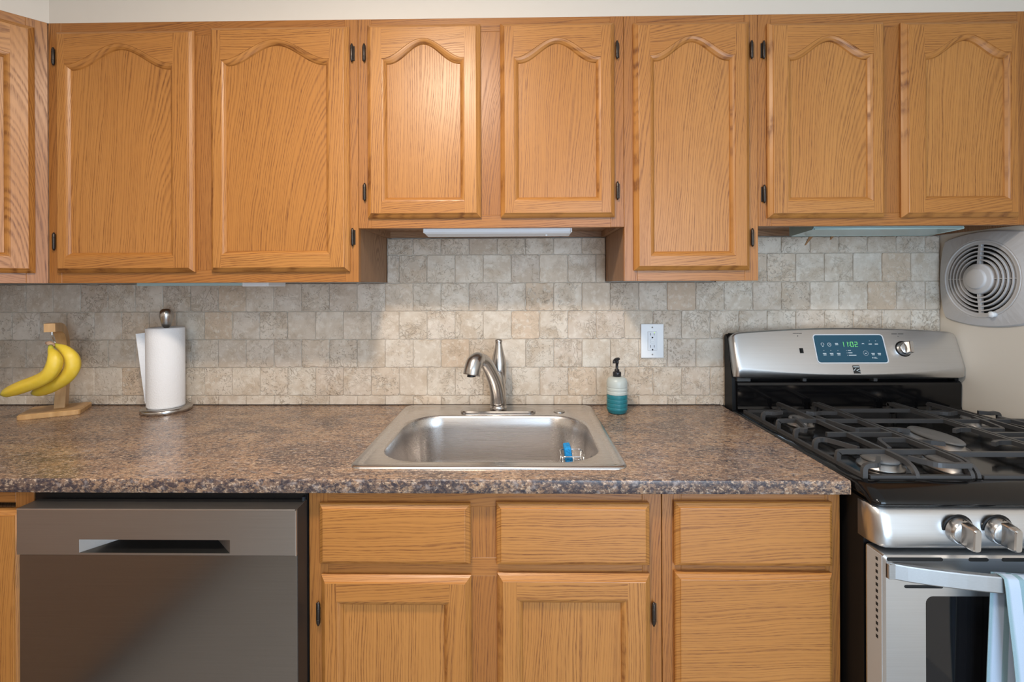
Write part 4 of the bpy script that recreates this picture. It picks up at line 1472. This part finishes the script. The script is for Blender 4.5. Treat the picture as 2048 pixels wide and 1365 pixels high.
SEG = {'0': 'abcdef', '1': 'bc', '2': 'abged'}
def digit(mb, ch, X, T, w=0.0095, h=0.017, s=0.0017):
    sl = -0.0
    g = {'a': (X, X + w, T + h - s, T + h), 'd': (X, X + w, T, T + s), 'g': (X, X + w, T + h / 2 - s / 2, T + h / 2 + s / 2),
         'f': (X, X + s, T + h / 2, T + h), 'e': (X, X + s, T, T + h / 2), 'b': (X + w - s, X + w, T + h / 2, T + h), 'c': (X + w - s, X + w, T, T + h / 2)}
    for q in SEG[ch]:
        a, b, c, d = g[q]
        flatbox(mb, a + 0.0003, b - 0.0003, c + 0.0003, d - 0.0003)
m = MB()
for ch, X in (('1', 1.0560), ('1', 1.0690), ('0', 1.0865), ('2', 1.1005)):
    digit(m, ch, X, 0.0725)
for t in (0.0775, 0.0845):
    flatbox(m, 1.0820, 1.0836, t, t + 0.0018)
m.build('clock_digits', DIGIT, bg)
m = MB()
def ringicon(mb, X, T, r, a0=0, a1=360, wd=0.0011):
    k0 = 16
    pts = []
    for k in range(k0):
        a = math.radians(a0 + (a1 - a0) * k / k0); b = math.radians(a0 + (a1 - a0) * (k + 1) / k0)
        q = [(X + r * math.cos(a), T + r * math.sin(a)), (X + r * math.cos(b), T + r * math.sin(b)), (X + (r - wd) * math.cos(b), T + (r - wd) * math.sin(b)), (X + (r - wd) * math.cos(a), T + (r - wd) * math.sin(a))]
        mb.face([con(x, t, 0.0022) for x, t in q])
def legend(draw, name='button_legend'):
    mb = MB()
    for q in draw:
        if q[0] == 'r':
            ringicon(mb, *q[1:])
        else:
            flatbox(mb, *q[1:])
    return mb.build(name, LEGEND, bg)


legend([('r', 0.9960, 0.0815, 0.0052, -60, 240), ('b', 0.9942, 0.9978, 0.0735, 0.0765)], 'light_icon')
legend([('r', 1.0180, 0.0805, 0.0062), ('b', 1.0173, 1.0183, 0.0800, 0.0845), ('b', 1.0182, 1.0215, 0.0800, 0.0809)], 'clock_icon')
legend([('b', 1.0375, 1.0470, 0.083, 0.0852), ('b', 1.0375, 1.0470, 0.0785, 0.0807)])
for X in (0.9915, 1.0140, 1.0370):
    legend([('b', X, X + 0.011, 0.0500, 0.0522), ('b', X + 0.001, X + 0.0105, 0.0452, 0.0472), ('b', X + 0.004, X + 0.006, 0.0600, 0.0617)])
for T, w in ((0.0600, 0.010), (0.0520, 0.013), (0.0440, 0.024)):
    legend([('b', 1.0690, 1.0705, T, T + 0.0015), ('b', 1.0740, 1.0740 + w, T, T + 0.0021)], 'status_legend')
legend([('r', 1.1280, 0.0790, 0.0058, 40, 140, 0.0018)], 'up_arrow')
legend([('r', 1.1300, 0.0520, 0.0082, 0, 360, 0.0006), ('r', 1.1300, 0.0550, 0.0050, 220, 320, 0.0018)], 'down_arrow')
for X, T in ((1.1460, 0.0805), (1.1660, 0.0805)):
    legend([('b', X, X + 0.0105, T, T + 0.0026), ('b', X + 0.004, X + 0.006, T + 0.011, T + 0.0128)])
for X in (1.1480, 1.1680):
    legend([('b', X, X + 0.0105, 0.0500, 0.0520), ('b', X + 0.001, X + 0.0095, 0.0455, 0.0475)])
legend([('b', 1.1475, 1.1510, 0.0350, 0.0385), ('b', 1.1535, 1.1610, 0.0375, 0.0388), ('b', 1.1535, 1.1640, 0.0345, 0.0358)])
# maker's badge: black square, pale band of lettering and slanted strokes
m = MB(); flatbox(m, 1.0785, 1.1000, -0.0140, 0.0120, 0.0004, 0.0018); bdg = m.build('badge', INK, bg)
m = MB()
def poly(mb, pts, o=0.0021):
    mb.face([con(x, t, o) for x, t in pts])
for k in range(7):
    xa = 1.0800 + k * 0.0027
    poly(m, [(xa, 0.0060), (xa + 0.0019, 0.0060), (xa + 0.0019, 0.0092), (xa, 0.0092)])
poly(m, [(1.0786, -0.0035), (1.0870, 0.0035), (1.0885, 0.0035), (1.0820, -0.0030), (1.0786, -0.0060)])
poly(m, [(1.0870, -0.0040), (1.0990, 0.0020), (1.0999, 0.0005), (1.0900, -0.0045)])
poly(m, [(1.0870, -0.0040), (1.0900, -0.0045), (1.0999, -0.0105), (1.0999, -0.0085), (1.0925, -0.0060)])
m.build('badge_mark', LEGEND, bdg)
m = MB(); flatbox(m, 0.9190, 0.9300, 0.0525, 0.0690, 0.0004, 0.0022); flatbox(m, 0.9212, 0.9278, 0.0555, 0.0660, 0.0018, 0.0045); m.build('oven_light_switch', BLACKM, bg)
m = MB()
for k in range(10):
    flatbox(m, 0.9075 + k * 0.0030, 0.9095 + k * 0.0030, 0.1180, 0.1198, 0.0002, 0.0010)
flatbox(m, 0.9205, 0.9230, 0.1085, 0.1110, 0.0002, 0.0010)
m.build('switch_caption', INK, bg)
m = MB()
for k in range(13):
    if k != 6:
        flatbox(m, 1.2300 + k * 0.0030, 1.2320 + k * 0.0030, 0.1150, 0.1168, 0.0002, 0.0010)
flatbox(m, 1.2480, 1.2500, 0.1070, 0.1085, 0.0002, 0.0010)
m.build('knob_caption', INK, bg)
kc = con(1.2560, 0.0660, 0.0)
knob(kc, math.atan2(dd.y, dd.z) * -1, 0.10, s=0.86)

# burners and grates
def burner(c, rx, ry, parent=rg):
    mb = MB()
    lo = []
    for k_, h in ((1.22, 0.0), (1.20, 0.005), (1.02, 0.008), (0.98, 0.016)):
        lo.append([(c[0] + rx * k_ * math.cos(2 * PI * k / 36), c[1] + ry * k_ * math.sin(2 * PI * k / 36), c[2] + h) for k in range(36)])
    mb.loft(lo, cap0=True, cap1=True)
    b_ = mb.build('burner', ALU, parent)
    mb = MB()
    lo = []
    for k_, h in ((0.96, 0.0165), (1.02, 0.0170), (1.02, 0.0200), (0.95, 0.0232), (0.5, 0.0240), (0.02, 0.0240)):
        lo.append([(c[0] + rx * k_ * math.cos(2 * PI * k / 36), c[1] + ry * k_ * math.sin(2 * PI * k / 36), c[2] + h) for k in range(36)])
    mb.loft(lo, cap0=True, cap1=True)
    mb.build('burner_cap', CAPM, b_)


ZG = 0.9175
for c, rx, ry in (((0.812, -0.560, ZG), 0.037, 0.037), ((0.822, -0.245, ZG), 0.030, 0.030), ((1.074, -0.400, ZG), 0.034, 0.075),
                  ((1.328, -0.560, ZG), 0.042, 0.042), ((1.328, -0.245, ZG), 0.034, 0.034), ((0.955, -0.545, ZG), 0.030, 0.055)):
    if abs(c[0] - 0.955) > 0.001:
        burner(c, rx, ry)
burner((0.9480, -0.5650, ZG - 0.001), 0.026, 0.048)


def grate(x0, x1, mirror=False, center=False):
    mb = MB()
    zt_ = 0.9460
    zb_ = 0.9195
    y0, y1 = -0.628, -0.105
    bw = 0.0041
    def bar(pts, w=bw, hgt=None):
        mb.tube(pts, w, 4, smooth=False, square=True, sy=1.25)
    mx = (lambda x: x0 + x1 - x) if mirror else (lambda x: x)
    cx_ = (x0 + x1) / 2
    # long bars: rounded feet at both ends
    longs = [mx(x0 + 0.112), mx(x1 - 0.004)] if not center else [x0 + 0.004, x1 - 0.004]
    for xx in longs:
        bar(smoothpath([(xx, y1, zb_), (xx, y1 - 0.004, zt_ - 0.006), (xx, y1 - 0.018, zt_), (xx, -0.35, zt_), (xx, y0 + 0.060, zt_), (xx, y0 + 0.018, zt_ - 0.005), (xx, y0 + 0.003, zt_ - 0.016), (xx, y0, zb_)], 4))
    # low rails front, back, outer side
    lo_, hi_ = x0 + 0.004, x1 - 0.004
    bar([(lo_ + 0.010, y0, zb_ + 0.001), (hi_, y0, zb_ + 0.001)], 0.0042)
    bar([(lo_ + 0.010, y1, zb_ + 0.001), (hi_, y1, zb_ + 0.001)], 0.0042)
    ox = mx(lo_)
    if not center:
        bar([(ox, y0 + 0.006, zb_ + 0.001), (ox, y1, zb_ + 0.001)], 0.0042)
        ix = mx(hi_)
        for yy in (-0.545, -0.300):
            bar(smoothpath([(ox, yy, zb_), (mx(x0 + 0.005), yy, zt_ - 0.006), (mx(x0 + 0.016), yy, zt_), (mx(x0 + 0.10), yy, zt_), (ix, yy, zt_)], 4))
        for yc, bc_ in ((-0.545, -0.560), (-0.300, -0.245)):
            for s in (-1, 1):
                yy = yc + s * 0.082
                tx, ty = mx(x0 + 0.062), bc_ + s * 0.030
                bar(smoothpath([(ox, yy, zb_), (mx(x0 + 0.005), yy, zt_ - 0.006), (mx(x0 + 0.014), yy, zt_), (mx(x0 + 0.034), yy - s * 0.004, zt_), (tx, ty, zt_ + 0.001)], 4))
                bar(smoothpath([(ix, yy, zt_), (mx(x1 - 0.050), yy, zt_), (mx(x1 - 0.075), yy - s * 0.008, zt_), (mx(x1 - 0.100), bc_ + s * 0.026, zt_ + 0.001)], 4))
        bar([(mx(x0 + 0.060), -0.420, zt_), (ix, -0.420, zt_)])
    else:
        for yy in (-0.560, -0.300, -0.190):
            bar([(x0 + 0.004, yy, zt_), (x1 - 0.004, yy, zt_)])
        for yy in (-0.480, -0.380):
            for a, s in ((x0 + 0.004, 1), (x1 - 0.004, -1)):
                bar(smoothpath([(a, yy, zt_), (a + s * 0.030, yy, zt_), (a + s * 0.055, yy - 0.012, zt_)], 4))
    return mb.build('grate', IRON, rg)


grate(0.7230, 0.9530)
grate(0.9580, 1.1900, center=True)
grate(1.1950, 1.4250, mirror=True)

# ------------------------------------------------------------------ tea towel on the oven handle
def hand_y(x):
    t = (x - hx0_) / (hx1_ - hx0_)
    return OD - 0.003 - 0.058 * (1 - (2 * t - 1) ** 2) ** 0.85
tw = thing('tea_towel', 'pale blue striped tea towel draped over the oven door handle', 'towel', (0.98, -0.755, 0.70))
def drape(xa, xb, sheet, name, label, front):
    mb = MB()
    NU, NV = 26, 26
    G, Gb = [], []
    for i in range(NV + 1):
        v = i / NV
        row, rowb = [], []
        for j in range(NU + 1):
            u = j / NU
            x = xa + (xb - xa) * u
            hy_ = hand_y(x)
            if front:
                if v < 0.12:
                    a = v / 0.12
                    y = hy_ + 0.010 - 0.0135 * math.sin(a * PI / 2)
                    z = 0.7905 - 0.004 * (1 - math.cos(a * PI / 2))
                else:
                    a = (v - 0.12) / 0.88
                    fold = 0.006 * math.sin(u * 9.0 + 0.6) * min(1, a * 2.2) + 0.004 * math.sin(u * 21 + a * 2)* min(1, a * 2)
                    y = hy_ - 0.0045 - abs(fold) - 0.004 * min(1, a * 3)
                    z = 0.7865 - 0.40 * a
                    x += (0.020 * a) * (1 - u)
            else:
                a = v
                fold = 0.004 * math.sin(u * 8.0 + 1.0) * min(1, a * 2)
                y = hy_ + 0.0135 + 0.002 + abs(fold) * 0.6
                y = min(y, OD - 0.004)
                z = 0.7890 - 0.36 * a
                x += (-0.012 * a) * (1 - u)
            row.append((x, y, z)); rowb.append((x + 0.0004, y + 0.0014, z - (0.0008 if front and v < 0.1 else 0)))
        G.append(row); Gb.append(rowb)
    W = xb - xa
    uvf = lambda i, j: (j / NU * W, i / NV * 0.42)
    mb.loft(G, closed=False, uvs=uvf); mb.loft(Gb, closed=False, uvs=uvf)
    mb.loft([G[-1], Gb[-1]], closed=False, uvs=lambda i, j: (j / NU * W, 0.42))
    mb.loft([[r_[0] for r_ in G], [r_[0] for r_ in Gb]], closed=False, uvs=lambda i, j: (0.0, j / NV * 0.42))
    mb.loft([[r_[-1] for r_ in G], [r_[-1] for r_ in Gb]], closed=False, uvs=lambda i, j: (W, j / NV * 0.42))
    o = mb.build(name, TOWEL, tw)
    return o
drape(0.884, 1.120, None, 'front_fall', None, True)
drape(0.880, 1.112, None, 'back_fall', None, False)

# ------------------------------------------------------------------ wall fan
fy, fz = -0.1530, 1.3450
fn = thing('wall_fan', 'round-grilled grey plastic exhaust fan on the right wall above the range', 'fan', (XR, fy, fz))
def onw(a, b, h):      # a towards the viewer (-y), b up, h out of the wall
    return (XR - h, fy - a, fz + b)
m = MB()
def plate(hw, bul, n_=12):
    out = []
    c = [(-1, -1), (1, -1), (1, 1), (-1, 1)]
    for i in range(4):
        a, b = Vector(c[i]) * hw, Vector(c[(i + 1) % 4]) * hw
        mid = (a + b) / 2
        nrm = mid.normalized()
        for k in range(n_):
            t = k / n_
            p = a.lerp(b, t)
            p = p * 0.90 + nrm * (bul * (1 - (2 * t - 1) ** 2))
            if abs(2 * t - 1) > 0.99:
                p = p * 0.985
            out.append((p.x, p.y))
    return out
N4 = 12
outer = plate(0.1450, 0.0180, N4)
inner = []
for x, y in outer:
    a = math.atan2(y, x)
    inner.append((math.cos(a), math.sin(a)))
def cir(r, h):
    return [onw(r * x, r * y, h) for x, y in inner]
lo = [[onw(x, y, 0.0005) for x, y in outer], [onw(x * 0.995, y * 0.995, 0.006) for x, y in outer], [onw(x * 0.975, y * 0.975, 0.010) for x, y in outer], cir(0.1230, 0.0175), cir(0.1215, 0.0160), cir(0.1195, 0.0185), cir(0.1170, 0.0185), cir(0.1150, 0.0165), cir(0.1090, 0.0170), cir(0.1070, 0.0165), cir(0.1065, 0.0030)]
m.loft(lo, smooth=False)
m.build('cover', FANP, fn)
m = MB(); m.face(cir(0.108, 0.0032)); m.face(cir(0.108, 0.0012)); m.loft([cir(0.108, 0.0032), cir(0.108, 0.0012)]); m.build('opening', DARKHOLE, fn)
m = MB()
for r, h in ((0.0985, 0.0185), (0.0855, 0.020), (0.0725, 0.0215), (0.0595, 0.023)):
    m.loft([cir(r - 0.0016, h - 0.009), cir(r - 0.0018, h), cir(r + 0.0018, h), cir(r + 0.0022, h - 0.009)], smooth=False)
for a in (0, PI / 2, PI, 1.5 * PI):
    dx_, dy_ = math.cos(a), math.sin(a)
    w = 0.0012 if abs(dx_) > 0.5 else 0.0042
    sx_, sy_ = -dy_ * w, dx_ * w
    m.loft([[onw(dx_ * 0.042 + s * sx_, dy_ * 0.042 + s * sy_, h) for s, h in ((-1, 0.010), (-1, 0.0225), (1, 0.0225), (1, 0.010))], [onw(dx_ * 0.1075 + s * sx_, dy_ * 0.1075 + s * sy_, h) for s, h in ((-1, 0.008), (-1, 0.0165), (1, 0.0165), (1, 0.008))]], smooth=False, cap0=True, cap1=True)
m.build('grille', FANP, fn)
m = MB()
m.loft([cir(0.0470, 0.008), cir(0.0470, 0.0250), cir(0.0445, 0.0275), cir(0.0330, 0.0275), cir(0.0315, 0.0290), cir(0.0310, 0.0325), cir(0.0285, 0.0345), cir(0.001, 0.0350)], smooth=True, cap1=True)
m.build('hub', FANP, fn)
m = MB()
M = onw(0.0460, -0.1080, 0.0175)
m.lathe(M, [(0.0085, 0.0), (0.0080, 0.006), (0.0095, 0.010), (0.0095, 0.013), (0.006, 0.0165), (0.0005, 0.0175)], 20, axis='x')
m.build('pull_knob', WHITEP, fn)
for a, b in ((0.112, 0.112), (-0.112, 0.112), (0.112, -0.112), (-0.112, -0.112)):
    m = MB(); m.lathe(onw(a, b, 0.0105), [(0.0025, 0), (0.002, 0.001), (0.0002, 0.0012)], 10, axis='x'); m.build('screw', SCUFF, fn)
